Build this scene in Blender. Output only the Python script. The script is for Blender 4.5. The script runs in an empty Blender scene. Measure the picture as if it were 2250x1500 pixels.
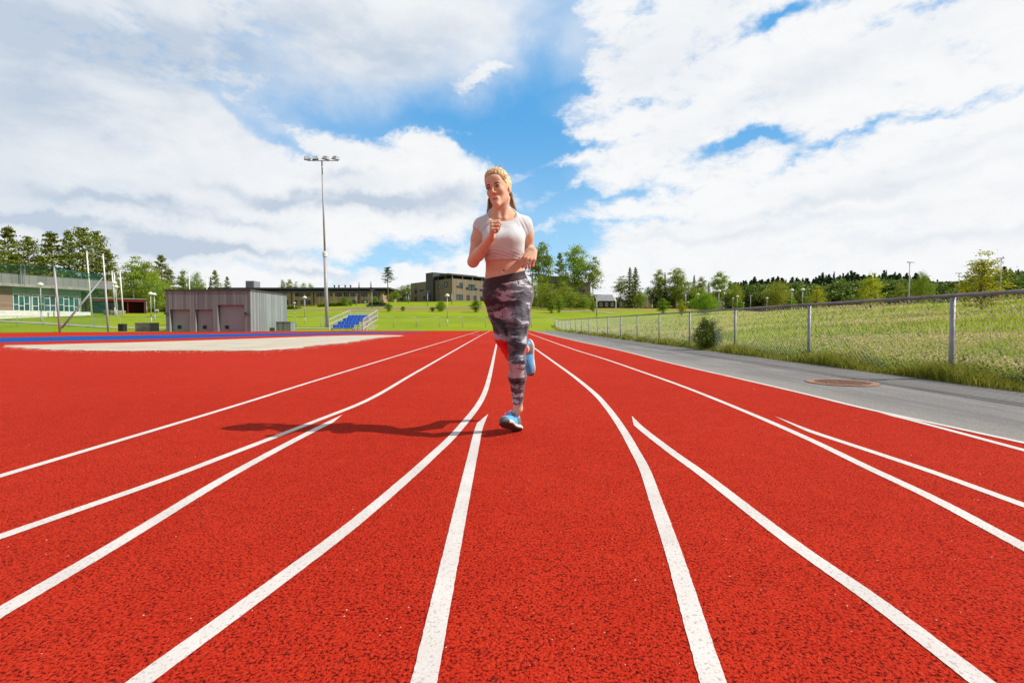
import bpy, bmesh, math, random
import numpy as np
from mathutils import Vector, Matrix

SC = bpy.context.scene
COL = SC.collection
random.seed(7)
RNG = np.random.default_rng(11)

# ------------------------------------------------------------------ camera
F, CX, HY, CAMH = 1125.0, 1125.0, 711.0, 0.70      # focal length, axis and horizon measured on the photo
cam_d = bpy.data.cameras.new("camera")
cam = bpy.data.objects.new("camera", cam_d)
COL.objects.link(cam)
cam_d.sensor_width = 36.0
cam_d.lens = 18.0
cam_d.clip_start = 0.05
cam_d.clip_end = 6000.0
PITCH = math.atan((750.0 - HY) / F)
cam.location = (0, 0, CAMH)
cam.rotation_euler = (math.pi / 2 - PITCH, 0, 0)
SC.camera = cam
SC.render.resolution_x, SC.render.resolution_y = 1024, 682

# ------------------------------------------------------------------ sun, sky, exposure
SUN = Vector((1.94, -0.27, 1.76)).normalized()
SUN_EL = math.asin(SUN.z)
SUN_ROT = math.atan2(SUN.x, SUN.y)
sun_d = bpy.data.lights.new("sun", 'SUN')
sun_d.energy = 4.8
sun_d.angle = math.radians(0.53)
sun_d.color = (1.0, 0.94, 0.84)
sun = bpy.data.objects.new("sun", sun_d)
COL.objects.link(sun)
sun.rotation_euler = (-SUN).to_track_quat('-Z', 'Y').to_euler()
SC.view_settings.view_transform = 'Standard'
SC.view_settings.look = 'None'
SC.view_settings.exposure = 0.12
SC.view_settings.gamma = 1.0
SC.view_settings.use_curve_mapping = False


class N:
    """tiny expression layer over shader nodes"""
    def __init__(s, tree):
        s.t = tree
        s.n, s.l = tree.nodes, tree.links

    def new(s, kind, **kw):
        nd = s.n.new(kind)
        for k, v in kw.items():
            setattr(nd, k, v)
        return nd

    def put(s, sock, v):
        if isinstance(v, bpy.types.NodeSocket):
            s.l.new(v, sock)
        elif v is not None:
            sock.default_value = v

    def m(s, op, a, b=None, c=None, clamp=False):
        nd = s.new('ShaderNodeMath', operation=op, use_clamp=clamp)
        s.put(nd.inputs[0], a)
        if b is not None: s.put(nd.inputs[1], b)
        if c is not None: s.put(nd.inputs[2], c)
        return nd.outputs[0]

    def vm(s, op, a, b=None, scale=None):
        nd = s.new('ShaderNodeVectorMath', operation=op)
        s.put(nd.inputs[0], a)
        if b is not None: s.put(nd.inputs[1], b)
        if scale is not None: s.put(nd.inputs['Scale'], scale)
        return nd.outputs['Value'] if op in ('LENGTH', 'DOT_PRODUCT', 'DISTANCE') else nd.outputs['Vector']

    def noise(s, vec, scale, detail=4, rough=0.55, dist=0.0, out=0):
        nd = s.new('ShaderNodeTexNoise')
        if vec is not None: s.put(nd.inputs['Vector'], vec)
        nd.inputs['Scale'].default_value = scale
        nd.inputs['Detail'].default_value = detail
        nd.inputs['Roughness'].default_value = rough
        nd.inputs['Distortion'].default_value = dist
        return nd.outputs[out]

    def ramp(s, v, a, b, c=0.0, d=1.0, smooth=True):
        nd = s.new('ShaderNodeMapRange')
        nd.interpolation_type = 'SMOOTHSTEP' if smooth else 'LINEAR'
        s.put(nd.inputs[0], v)
        for i, q in enumerate((a, b, c, d)):
            nd.inputs[i + 1].default_value = q
        return nd.outputs[0]

    def mix(s, f, a, b):
        nd = s.new('ShaderNodeMix', data_type='RGBA')
        s.put(nd.inputs[0], f)
        for i, v in ((6, a), (7, b)):
            if not isinstance(v, bpy.types.NodeSocket) and len(v) == 3:
                v = (*v, 1.0)
            s.put(nd.inputs[i], v)
        return nd.outputs[2]

    def xyz(s, v):
        nd = s.new('ShaderNodeSeparateXYZ')
        s.put(nd.inputs[0], v)
        return nd.outputs

    def vec(s, x, y, z):
        nd = s.new('ShaderNodeCombineXYZ')
        for i, v in enumerate((x, y, z)):
            s.put(nd.inputs[i], v)
        return nd.outputs[0]

    def mapping(s, v, loc=(0, 0, 0), rot=(0, 0, 0), scale=(1, 1, 1), kind='POINT'):
        nd = s.new('ShaderNodeMapping', vector_type=kind)
        s.put(nd.inputs['Vector'], v)
        nd.inputs['Location'].default_value = loc
        nd.inputs['Rotation'].default_value = rot
        nd.inputs['Scale'].default_value = scale
        return nd.outputs[0]


SKY_EL = []


def build_world():
    w = bpy.data.worlds.new("World")
    SC.world = w
    w.use_nodes = True
    t = w.node_tree
    t.nodes.clear()
    g = N(t)
    out = g.new('ShaderNodeOutputWorld')
    bg = g.new('ShaderNodeBackground')
    bg.inputs['Strength'].default_value = 0.1
    g.l.new(bg.outputs[0], out.inputs[0])
    sky = g.new('ShaderNodeTexSky', sky_type='NISHITA')
    sky.sun_disc = False
    sky.sun_elevation = SUN_EL
    sky.sun_rotation = SUN_ROT
    sky.air_density = 1.0
    sky.dust_density = 0.6
    sky.ozone_density = 2.5
    d = g.new('ShaderNodeTexCoord').outputs['Generated']
    X, Y, Z = g.xyz(d)
    az = g.m('ARCTAN2', X, Y)
    el = g.m('ARCSINE', Z)
    # noise on a cloud layer seen in perspective, plus round noise on the sphere
    zz = g.m('ADD', g.m('MAXIMUM', Z, 0.0), 0.16)
    layer = g.vec(g.m('DIVIDE', X, zz), g.m('DIVIDE', Y, zz), 0.0)
    warp_v = g.noise(d, 7.0, 5, 0.6, 0.0, out=1)
    ww = g.vm('SCALE', g.vm('SUBTRACT', warp_v, (0.5, 0.5, 0.5)), scale=0.13)
    ae = g.vm('ADD', g.vec(az, el, 0.0), ww)

    aX, aY, _ = g.xyz(ae)
    last = [0.0]

    # every blob takes the previous sum along as a (flattened) third coordinate, so that Cycles evaluates them one after
    # another and keeps few values at a time
    def blob(px, py, sx, sy, rot=0.0):
        u = (px - CX) / F
        a0 = math.atan(u)
        k = math.cos(a0)
        e0 = math.atan((HY - py) / F * k)
        # pixel sizes to angles at that place
        mp = g.mapping(g.vec(aX, aY, last[0]), (a0, e0, 0), (0, 0, math.radians(rot)), (sx / F * k * k, sy / F * k, 1e6), 'TEXTURE')
        r2 = g.vm('DOT_PRODUCT', mp, mp)
        return g.m('EXPONENT', g.m('MULTIPLY', r2, -0.7))

    def total(lst):
        acc = None
        for (amp, *b) in lst:
            v = g.m('MULTIPLY', blob(*b), amp)
            acc = v if acc is None else g.m('ADD', acc, v)
            last[0] = acc
        return acc

    holes = total([
        (1.15, 1080, 285, 134.4, 63.44, -8), (0.85, 870, 278, 145.6, 34.16, -5), (0.6, 700, 268, 123.2, 21.96, -12),
        (0.28, 1215, 60, 26, 97.6, -14), (0.5, 1190, 130, 44.8, 61, 20), (0.75, 1170, 335, 89.6, 41.48, 0), (0.8, 1170, 235, 56, 73.2, 0),
        (0.8, 1200, 400, 89.6, 43.92, -10), (0.7, 1220, 470, 84, 54.9, 0), (0.95, 1220, 550, 100.8, 46.36, 0), (0.45, 1110, 480, 67.2, 73.2, 0),
        (0.95, 955, 540, 165, 28, 5), (0.75, 830, 575, 130, 20, 0), (0.5, 650, 600, 150, 10, 0), (0.45, 1330, 440, 145.6, 19.52, 0),
        (0.95, 1580, 350, 78.4, 21.96, 10), (0.85, 1690, 328, 100.8, 15.86, -6), (0.55, 1745, 358, 40.32, 10.98, 0),
        (0.6, 1385, 238, 33.6, 12.2, 10), (0.5, 1270, 205, 50.4, 10.98, 0), (0.55, 1310, 330, 56, 9.76, 5),
        (0.72, 1890, 283, 78.4, 9.76, 22), (0.66, 2060, 230, 145.6, 10.98, 15), (0.5, 2220, 188, 78.4, 9.76, 14),
        (0.66, 1790, 22, 190.4, 19.52, 8), (0.62, 2020, 14, 100.8, 14.64, 10), (0.5, 1690, 60, 67.2, 12.2, 10), (0.45, 1400, 55, 28, 17.08, 0),
        (0.35, 1450, 430, 156.8, 12.2, 4), (0.62, 650, 322, 67.2, 9.76, -28), (0.45, 560, 275, 100.8, 9.76, -22), (0.4, 1400, 500, 134.4, 9.76, 4),
    ])
    puffs = total([
        (0.75, 735, 352, 46, 26, 0), (0.65, 950, 378, 60, 28, 0), (0.75, 1010, 405, 50, 40, 0), (0.8, 620, 385, 80, 28, 0),
        (0.9, 820, 425, 160, 38, 0), (0.5, 480, 390, 120, 36, 0), (1.5, 1062, 183, 84, 16, 14), (1.0, 905, 318, 80, 12, -10),
        (0.7, 690, 590, 90, 13, 0), (0.6, 910, 588, 40, 11, 0), (0.6, 1040, 545, 40, 12, 0), (0.6, 1050, 590, 40, 16, 0),
        (0.75, 1655, 343, 55, 8, 0), (1.1, 1250, 428, 80, 15, 5), (1.05, 1195, 503, 85, 12, 0), (0.95, 1165, 385, 55, 12, 12), (1.0, 1250, 366, 70, 11, 8), (0.8, 1150, 455, 55, 14, 0), (0.7, 1280, 300, 50, 8, 0), (0.6, 1000, 300, 40, 6, 20), (0.5, 1120, 315, 40, 7, 20), (0.45, 1150, 340, 40, 10, 10),
    ])
    greys = total([
        (0.45, 100, 330, 420, 260, 0), (0.42, 420, 120, 520, 130, 8), (0.55, 830, 140, 320, 70, 4), (0.95, 360, 520, 140, 15, -4), (1.0, 880, 448, 170, 17, 0),
        (0.90, 630, 435, 120, 14, 0), (0.9, 270, 447, 120, 14, 0), (0.95, 110, 485, 130, 14, 0), (0.7, 470, 548, 160, 11, 0),
        (0.6, 660, 592, 120, 8, 0), (0.5, 1010, 430, 50, 14, 0), (0.30, 1900, 430, 300, 14, 6), (0.26, 1600, 520, 300, 10, 3), (0.30, 2100, 520, 250, 12, 4),
        (0.26, 1750, 190, 260, 30, 14), (0.24, 1450, 130, 120, 60, 20), (0.22, 2050, 350, 220, 16, 12), (0.5, 160, 70, 320, 100, 0), (0.5, 760, 395, 60, 10, 0), (0.5, 520, 480, 90, 9, 0),
    ])
    veil = total([(0.95, 250, 250, 560, 220, 0), (0.95, 820, 105, 370, 88, 4), (0.62, 1040, 55, 230, 100, 0), (0.5, 560, 330, 160, 40, -20), (0.28, 1210, 430, 120, 80, 0)])
    n1 = g.noise(g.mapping(layer, (3.1, 1.7, 0), (0, 0, 0.35), (0.9, 1.5, 1)), 1.5, 10, 0.66, 0.25)
    n2 = g.noise(d, 6.5, 9, 0.64, 0.2)
    n3 = g.noise(g.mapping(d, (0, 0, 0), (0, 0.25, 0), (1.0, 1.0, 2.1)), 15.0, 8, 0.66, 0.3)
    thin = total([(1.15, 840, 150, 330, 85, 5), (0.7, 580, 300, 150, 40, -20), (0.8, 1170, 70, 110, 100, 0), (0.30, 1210, 440, 150, 90, 0)])
    n4 = g.noise(g.mapping(d, (0.3, 0, 0), (0, 0.25, 0), (1.0, 1.0, 1.9)), 38.0, 7, 0.66, 0.2)
    nn = g.m('ADD', g.m('MULTIPLY', n1, 0.40), g.m('ADD', g.m('MULTIPLY', n2, 0.60), g.m('ADD', g.m('MULTIPLY', n3, 1.15), g.m('MULTIPLY', n4, 0.60))))
    dens = g.m('ADD', g.m('SUBTRACT', g.m('MULTIPLY', g.m('SUBTRACT', nn, 1.375), 2.0), g.m('MULTIPLY', holes, 1.42)), g.m('MULTIPLY', puffs, 0.95))
    # clouds thinned out of view, overhead and behind the camera, to weaken the fill light
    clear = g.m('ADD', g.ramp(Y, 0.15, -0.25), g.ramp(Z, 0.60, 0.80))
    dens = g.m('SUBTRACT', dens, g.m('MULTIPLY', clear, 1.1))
    cover = g.ramp(g.m('ADD', g.m('SUBTRACT', dens, thin), 0.78), -0.80, 0.60)
    vn = g.noise(g.mapping(d, (0, 0, 0), (0, 0.3, 0), (1, 1, 2.5)), 4.0, 6, 0.55, 0.3)
    veil = g.m('MULTIPLY', veil, g.m('SUBTRACT', 1.0, g.ramp(Y, 0.3, -0.1)))
    veil = g.m('MULTIPLY', veil, g.ramp(vn, 0.30, 0.62, 0.62, 1.05), clamp=True)
    hol2 = g.m('MULTIPLY', g.m('SUBTRACT', 1.0, g.m('MULTIPLY', holes, 0.75), clamp=True), veil)
    cover = g.m('MAXIMUM', cover, hol2)
    shade_n = g.noise(g.vec(az, g.m('MULTIPLY', el, 2.2), 0.0), 5.5, 8, 0.58, 0.3)
    shade = g.m('MULTIPLY', greys, g.ramp(shade_n, 0.28, 0.70, 0.42, 1.30))
    puff_sh = g.ramp(n3, 0.38, 0.62, 0.08, 0.0)
    shade = g.m('ADD', shade, puff_sh, clamp=True)
    cloud = g.mix(shade, (8.7, 8.8, 8.9), (5.0, 5.8, 6.9))
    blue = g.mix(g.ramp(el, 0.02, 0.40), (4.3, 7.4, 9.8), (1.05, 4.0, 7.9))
    blue = g.mix(clear, blue, (3.0, 3.3, 3.6))      # greyed there to keep the unseen fill light neutral
    skyc = g.new('ShaderNodeMix', data_type='RGBA', blend_type='MIX')
    skyc.inputs[0].default_value = 0.88
    g.l.new(sky.outputs[0], skyc.inputs[6])
    g.l.new(blue, skyc.inputs[7])
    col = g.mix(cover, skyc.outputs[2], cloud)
    below = g.ramp(Z, -0.02, 0.0)
    col = g.mix(below, (1.6, 1.5, 1.2), col)
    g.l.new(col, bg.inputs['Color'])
    try:
        w.cycles.sampling_method = 'MANUAL'
        w.cycles.sample_map_resolution = 512
    except Exception:
        pass


build_world()


# ------------------------------------------------------------------ measuring helpers
def at(px, py, Y):
    """the point at distance Y that the photo shows at pixel (px, py)"""
    return Vector(((px - CX) / F * Y, Y, CAMH + (HY - py) / F * Y))


def gp(px, py, z=0.0):
    """the point of the level ground that the photo shows at pixel (px, py)"""
    Y = F * (CAMH - z) / (py - HY)
    return Vector(((px - CX) / F * Y, Y, z))


# ------------------------------------------------------------------ object helpers
def link(o, parent=None):
    COL.objects.link(o)
    if parent is not None:
        o.parent = parent
    return o


def tag(o, label=None, cat=None, group=None, kind=None):
    if label: o["label"] = label
    if cat: o["category"] = cat
    if group: o["group"] = group
    if kind: o["kind"] = kind
    return o


def empty(name, loc=(0, 0, 0), rz=0.0, label=None, cat=None, group=None):
    o = bpy.data.objects.new(name, None)
    o.empty_display_size = 0.2
    COL.objects.link(o)
    o.location = loc
    o.rotation_euler = (0, 0, rz)
    return tag(o, label, cat, group)


def kids(o):
    return [c for c in COL.objects if c.parent == o]


def copy_tree(o, parent=None):
    c = o.copy()
    COL.objects.link(c)
    c.parent = parent
    for ch in kids(o):
        copy_tree(ch, c)
    return c


def fast(name, V, Fc, mat, parent=None, smooth=False, mi=None):
    """mesh object from numpy vertices and an (n,3) or (n,4) face array (or a list of such arrays)"""
    me = bpy.data.meshes.new(name)
    V = np.asarray(V, dtype=np.float32).reshape(-1, 3)
    Fl = Fc if isinstance(Fc, list) else [Fc]
    Fl = [np.asarray(f, dtype=np.int32) for f in Fl if len(f)]
    loops = np.concatenate([f.ravel() for f in Fl])
    tot = np.concatenate([np.full(len(f), f.shape[1], dtype=np.int32) for f in Fl])
    start = np.concatenate([[0], np.cumsum(tot)[:-1]]).astype(np.int32)
    me.vertices.add(len(V))
    me.vertices.foreach_set('co', V.ravel())
    me.loops.add(len(loops))
    me.loops.foreach_set('vertex_index', loops)
    me.polygons.add(len(tot))
    me.polygons.foreach_set('loop_start', start)
    me.polygons.foreach_set('loop_total', tot)
    if smooth:
        me.polygons.foreach_set('use_smooth', np.ones(len(tot), dtype=bool))
    for m_ in (mat if isinstance(mat, (list, tuple)) else [mat]):
        me.materials.append(m_)
    if mi is not None:
        me.polygons.foreach_set('material_index', np.asarray(mi, dtype=np.int32))
    me.update(calc_edges=True)
    me.validate()
    return link(bpy.data.objects.new(name, me), parent)


class MB:
    """collects simple solids and builds them as one mesh"""
    def __init__(s):
        s.v, s.f = [], []

    def add(s, vs, fs):
        k = len(s.v)
        s.v += [tuple(v) for v in vs]
        s.f += [tuple(i + k for i in f) for f in fs]
        return s

    def box(s, lo, hi):
        (a, b, c), (d, e, f) = lo, hi
        return s.add([(a, b, c), (d, b, c), (d, e, c), (a, e, c), (a, b, f), (d, b, f), (d, e, f), (a, e, f)],
                     [(0, 3, 2, 1), (4, 5, 6, 7), (0, 1, 5, 4), (1, 2, 6, 5), (2, 3, 7, 6), (3, 0, 4, 7)])

    def obox(s, o, ux, uy, uz):
        """box from a corner and three edge vectors"""
        o, ux, uy, uz = map(Vector, (o, ux, uy, uz))
        p = [o, o + ux, o + ux + uy, o + uy]
        if ux.cross(uy).dot(uz) < 0:
            p = [p[0], p[3], p[2], p[1]]
        p += [q + uz for q in p]
        return s.add(p, [(0, 3, 2, 1), (4, 5, 6, 7), (0, 1, 5, 4), (1, 2, 6, 5), (2, 3, 7, 6), (3, 0, 4, 7)])

    def tube(s, a, b, ra, rb=None, n=8, cap=True):
        a, b = Vector(a), Vector(b)
        rb = ra if rb is None else rb
        z = (b - a).normalized()
        x = z.cross(Vector((0, 0, 1)) if abs(z.z) < 0.95 else Vector((1, 0, 0))).normalized()
        y = z.cross(x)
        vs = []
        for p, r in ((a, ra), (b, rb)):
            for i in range(n):
                q = 2 * math.pi * i / n
                vs.append(p + x * (r * math.cos(q)) + y * (r * math.sin(q)))
        fs = [(i, (i + 1) % n, n + (i + 1) % n, n + i) for i in range(n)]
        if cap:
            fs += [tuple(range(n - 1, -1, -1)), tuple(range(n, 2 * n))]
        return s.add(vs, fs)

    def path(s, pts, rad, n=6):
        """tube through points with a radius each"""
        pts = [Vector(p) for p in pts]
        if not isinstance(rad, (list, tuple)): rad = [rad] * len(pts)
        vs, fs = [], []
        up = Vector((0.31, 0.17, 0.93))
        for k, p in enumerate(pts):
            d = (pts[min(k + 1, len(pts) - 1)] - pts[max(k - 1, 0)]).normalized()
            x = d.cross(up)
            x = x.normalized() if x.length > 1e-4 else Vector((1, 0, 0))
            y = d.cross(x)
            for i in range(n):
                q = 2 * math.pi * i / n
                vs.append(p + x * (rad[k] * math.cos(q)) + y * (rad[k] * math.sin(q)))
        for k in range(len(pts) - 1):
            for i in range(n):
                j = (i + 1) % n
                fs.append((k * n + i, k * n + j, (k + 1) * n + j, (k + 1) * n + i))
        e = (len(pts) - 1) * n
        fs += [tuple(range(n - 1, -1, -1)), tuple(range(e, e + n))]
        return s.add(vs, fs)

    def lathe(s, prof, n=16, o=(0, 0, 0)):
        """(radius, z) profile turned about z"""
        ox, oy, oz = o
        vs, fs = [], []
        for r, z in prof:
            for i in range(n):
                q = 2 * math.pi * i / n
                vs.append((ox + r * math.cos(q), oy + r * math.sin(q), oz + z))
        for k in range(len(prof) - 1):
            for i in range(n):
                j = (i + 1) % n
                fs.append((k * n + i, k * n + j, (k + 1) * n + j, (k + 1) * n + i))
        fs += [tuple(range(n - 1, -1, -1)), tuple(range((len(prof) - 1) * n, len(prof) * n))]
        return s.add(vs, fs)

    def build(s, name, mat, parent=None, smooth=False, bevel=0.0):
        me = bpy.data.meshes.new(name)
        me.from_pydata(s.v, [], s.f)
        for m_ in (mat if isinstance(mat, (list, tuple)) else [mat]):
            me.materials.append(m_)
        if smooth:
            me.polygons.foreach_set('use_smooth', [len(f) <= 4 for f in s.f])
        if bevel:
            bm = bmesh.new()
            bm.from_mesh(me)
            bmesh.ops.bevel(bm, geom=list(bm.edges), offset=bevel, segments=2, affect='EDGES', clamp_overlap=True)
            bm.to_mesh(me)
            bm.free()
        me.update()
        return link(bpy.data.objects.new(name, me), parent)


# ------------------------------------------------------------------ materials
def new_mat(name):
    m = bpy.data.materials.new(name)
    m.use_nodes = True
    g = N(m.node_tree)
    b = m.node_tree.nodes['Principled BSDF']
    b.inputs['Specular IOR Level'].default_value = 0.3
    return m, g, b


def pm(name, c1, c2=None, scale=4.0, rough=0.7, bump=0.0, bscale=None, metal=0.0, stretch=(1, 1, 1), detail=5, spec=0.3, lo=0.35, hi=0.65):
    """a general procedural surface: two colours mixed by noise, optional relief"""
    m, g, b = new_mat(name)
    c2 = c2 or tuple(v * 0.8 for v in c1)
    co = g.new('ShaderNodeTexCoord').outputs['Object']
    v = g.mapping(co, (0, 0, 0), (0, 0, 0), stretch)
    n = g.noise(v, scale, detail, 0.6)
    g.l.new(g.mix(g.ramp(n, lo, hi), c1, c2), b.inputs['Base Color'])
    b.inputs['Roughness'].default_value = rough
    b.inputs['Metallic'].default_value = metal
    b.inputs['Specular IOR Level'].default_value = spec
    if bump:
        n2 = g.noise(v, bscale or scale * 4, 6, 0.65)
        bp = g.new('ShaderNodeBump')
        bp.inputs['Strength'].default_value = bump
        bp.inputs['Distance'].default_value = 0.01
        g.l.new(n2, bp.inputs['Height'])
        g.l.new(bp.outputs[0], b.inputs['Normal'])
    return m


def leaf_mat(name, c1, c2, trans=0.35, rough=0.6):
    """leaves: every leaf its own tone, some light through"""
    m, g, b = new_mat(name)
    ri = g.new('ShaderNodeNewGeometry').outputs['Random Per Island']
    oi = g.new('ShaderNodeObjectInfo').outputs['Random']
    c = g.mix(ri, c1, c2)
    hsv = g.new('ShaderNodeHueSaturation')
    g.l.new(c, hsv.inputs['Color'])
    g.l.new(g.ramp(oi, 0, 1, 0.485, 0.515, False), hsv.inputs['Hue'])
    g.l.new(g.ramp(oi, 0, 1, 0.85, 1.15, False), hsv.inputs['Value'])
    g.l.new(hsv.outputs[0], b.inputs['Base Color'])
    b.inputs['Roughness'].default_value = rough
    b.inputs['Specular IOR Level'].default_value = 0.2
    tr = g.new('ShaderNodeBsdfTranslucent')
    g.l.new(hsv.outputs[0], tr.inputs['Color'])
    mx = g.new('ShaderNodeMixShader')
    mx.inputs[0].default_value = trans
    out = m.node_tree.nodes['Material Output']
    g.l.new(b.outputs[0], mx.inputs[1])
    g.l.new(tr.outputs[0], mx.inputs[2])
    g.l.new(mx.outputs[0], out.inputs[0])
    return m


M = {}
# ================================================================== SETTING
S_TR = -0.0187                        # the track runs slightly to the left of the view axis


def fence_x(Y):
    return 5.55 + S_TR * Y


def smooth01(v):
    v = np.clip(v, 0, 1)
    return v * v * (3 - 2 * v)


B_COL = (np.array([-2000, 0, 360, 640, 860, 1060, 1205, 1400, 1600, 1800, 2250, 4500]) - CX) / F
B_ROW = np.array([50, 60, 75, 90, 112, 140, 200, 400, 1500.0])
B_TAB = np.array([
    [0, 1.2, 2.3, 2.6, 3.0, 3.5, 4.0, 5, 5],
    [0, 1.2, 2.3, 2.6, 3.0, 3.5, 4.0, 5, 5],
    [0, 0.9, 2.1, 2.6, 3.2, 3.6, 4.0, 5, 5],
    [0, 0.8, 1.9, 2.9, 4.3, 4.8, 5.0, 5.5, 5.5],
    [0, 0.7, 1.9, 3.0, 5.4, 5.8, 6.0, 6, 6],
    [0, 0.7, 1.9, 3.0, 5.6, 5.9, 6.0, 6, 6],
    [0, 0.6, 1.9, 2.9, 4.0, 4.9, 6.0, 6, 6],
    [0, 0.8, 2.0, 2.9, 4.0, 5.0, 6.3, 6.5, 6.5],
    [0, 0.9, 2.1, 2.9, 3.8, 4.6, 5.5, 6, 6],
    [0, 0.9, 2.1, 2.3, 2.4, 2.5, 2.5, 3, 3],
    [0, 0.9, 2.1, 2.2, 2.3, 2.4, 2.5, 3, 3],
    [0, 0.9, 2.1, 2.2, 2.3, 2.4, 2.5, 3, 3]])


def terrain(x, y):
    x = np.asarray(x, float); y = np.asarray(y, float)
    t = x / np.maximum(y, 1.0)
    t = np.clip(t, B_COL[0], B_COL[-1])
    yy = np.clip(y, B_ROW[0], B_ROW[-1])
    ci = np.clip(np.searchsorted(B_COL, t) - 1, 0, len(B_COL) - 2)
    ri = np.clip(np.searchsorted(B_ROW, yy) - 1, 0, len(B_ROW) - 2)
    fc = (t - B_COL[ci]) / (B_COL[ci + 1] - B_COL[ci])
    fr = (yy - B_ROW[ri]) / (B_ROW[ri + 1] - B_ROW[ri])
    b = ((B_TAB[ci, ri] * (1 - fc) + B_TAB[ci + 1, ri] * fc) * (1 - fr)
         + (B_TAB[ci, ri + 1] * (1 - fc) + B_TAB[ci + 1, ri + 1] * fc) * fr)
    b = np.where(y < 50, 0, b)
    k = x - fence_x(np.minimum(y, 56))
    m = 2.0 * smooth01((k + 2.0) / 27.0) - 2.0 * smooth01(2.0 / 27.0)
    m = np.where(k > 0, m, 0)
    m = m * (1 - 0.25 * smooth01((y - 60) / 60))
    bump = 0.10 * np.sin(x * 0.31 + 1.3) * np.sin(y * 0.23) + 0.07 * np.sin(x * 0.83 + y * 0.61)
    return np.maximum(b, m) + np.where(k > 1.0, bump * np.clip((k - 1) / 6, 0, 1) * (y < 70), 0)


def tz(x, y):
    return float(terrain(x, y))


def lawn_material():
    m, g, b = new_mat("lawn")
    co = g.new('ShaderNodeTexCoord').outputs['Object']
    at_ = g.new('ShaderNodeAttribute', attribute_name='zone')
    zr, zg, zb = g.xyz(at_.outputs['Vector'])
    n1 = g.noise(co, 0.12, 5, 0.6)
    n2 = g.noise(co, 2.5, 6, 0.7)
    n3 = g.noise(co, 30.0, 3, 0.7)
    v = g.m('ADD', g.m('MULTIPLY', n1, 0.6), g.m('ADD', g.m('MULTIPLY', n2, 0.3), g.m('MULTIPLY', n3, 0.3)))
    lawn = g.mix(g.ramp(v, 0.42, 0.78), (0.175, 0.255, 0.004), (0.255, 0.325, 0.008))
    scrub = g.mix(g.ramp(n2, 0.35, 0.65), (0.30, 0.20, 0.075), (0.22, 0.22, 0.04))
    mead = g.mix(g.ramp(v, 0.42, 0.78), (0.20, 0.26, 0.012), (0.36, 0.38, 0.04))
    straw = g.mix(n2, (0.50, 0.36, 0.20), (0.42, 0.33, 0.15))
    c = g.mix(zr, lawn, mead)
    c = g.mix(g.m('MULTIPLY', zg, g.ramp(n1, 0.25, 0.5)), c, scrub)
    c = g.mix(zb, c, straw)
    g.l.new(c, b.inputs['Base Color'])
    b.inputs['Roughness'].default_value = 0.9
    b.inputs['Specular IOR Level'].default_value = 0.1
    bp = g.new('ShaderNodeBump')
    bp.inputs['Strength'].default_value = 0.5
    bp.inputs['Distance'].default_value = 0.05
    g.l.new(n3, bp.inputs['Height'])
    g.l.new(bp.outputs[0], b.inputs['Normal'])
    return m


def spaced(*segs):
    out = []
    for a, b, n in segs:
        out += list(np.linspace(a, b, n, endpoint=False))
    return np.array(out + [segs[-1][1]])


def build_ground():
    xs = spaced((-2500, -300, 12), (-300, -100, 14), (-100, -40, 24), (-40, 5, 40), (5, 7, 5), (7, 45, 64), (45, 120, 25), (120, 400, 14), (400, 2500, 12))
    ys = spaced((-400, -20, 6), (-20, 4, 6), (4, 50, 60), (50, 120, 70), (120, 300, 24), (300, 1000, 12), (1000, 4000, 8))
    X, Y = np.meshgrid(xs, ys)
    Z = terrain(X, Y)
    nx, ny = len(xs), len(ys)
    V = np.stack([X, Y, Z], -1).reshape(-1, 3)
    i = np.arange(nx - 1)[None, :] + nx * np.arange(ny - 1)[:, None]
    Q = np.stack([i, i + 1, i + 1 + nx, i + nx], -1).reshape(-1, 4)
    o = fast("ground", V, Q, lawn_material(), smooth=True)
    tag(o, kind="structure")
    k = X - fence_x(np.minimum(Y, 60))
    tt = X / np.maximum(Y, 1)
    zone = np.zeros((ny, nx, 4), dtype=np.float32)
    zone[..., 0] = np.clip(k * 2, 0, 1) * np.clip((75 - Y) / 25, 0, 1) * (Y > 0)
    scr = np.clip((Y - 86) / 6, 0, 1) * np.clip((101 - Y) / 6, 0, 1)
    scr = np.maximum(scr, np.clip((Y - 85) / 10, 0, 1) * (tt > 0.16) * 0.8)
    zone[..., 1] = np.maximum(scr * (tt > -0.55), 0)
    zone[..., 2] = np.clip((Y - 62) / 6, 0, 1) * np.clip((150 - Y) / 10, 0, 1) * np.clip((tt - 0.46) / 0.08, 0, 1)
    zone[..., 3] = 1
    a = o.data.attributes.new('zone', 'FLOAT_COLOR', 'POINT')
    a.data.foreach_set('color', zone.ravel())


build_ground()


def sheet(name, pts, z, mat, kind="structure", thick=0.0):
    """level sheet from a ground outline"""
    bm = bmesh.new()
    f = bm.faces.new([bm.verts.new((p[0], p[1], z)) for p in pts])
    bmesh.ops.triangulate(bm, faces=[f])
    bmesh.ops.recalc_face_normals(bm, faces=bm.faces)
    me = bpy.data.meshes.new(name)
    bm.to_mesh(me)
    bm.free()
    if me.polygons[0].normal.z < 0:
        me.flip_normals()
    me.materials.append(mat)
    return tag(link(bpy.data.objects.new(name, me)), kind=kind)


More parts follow.
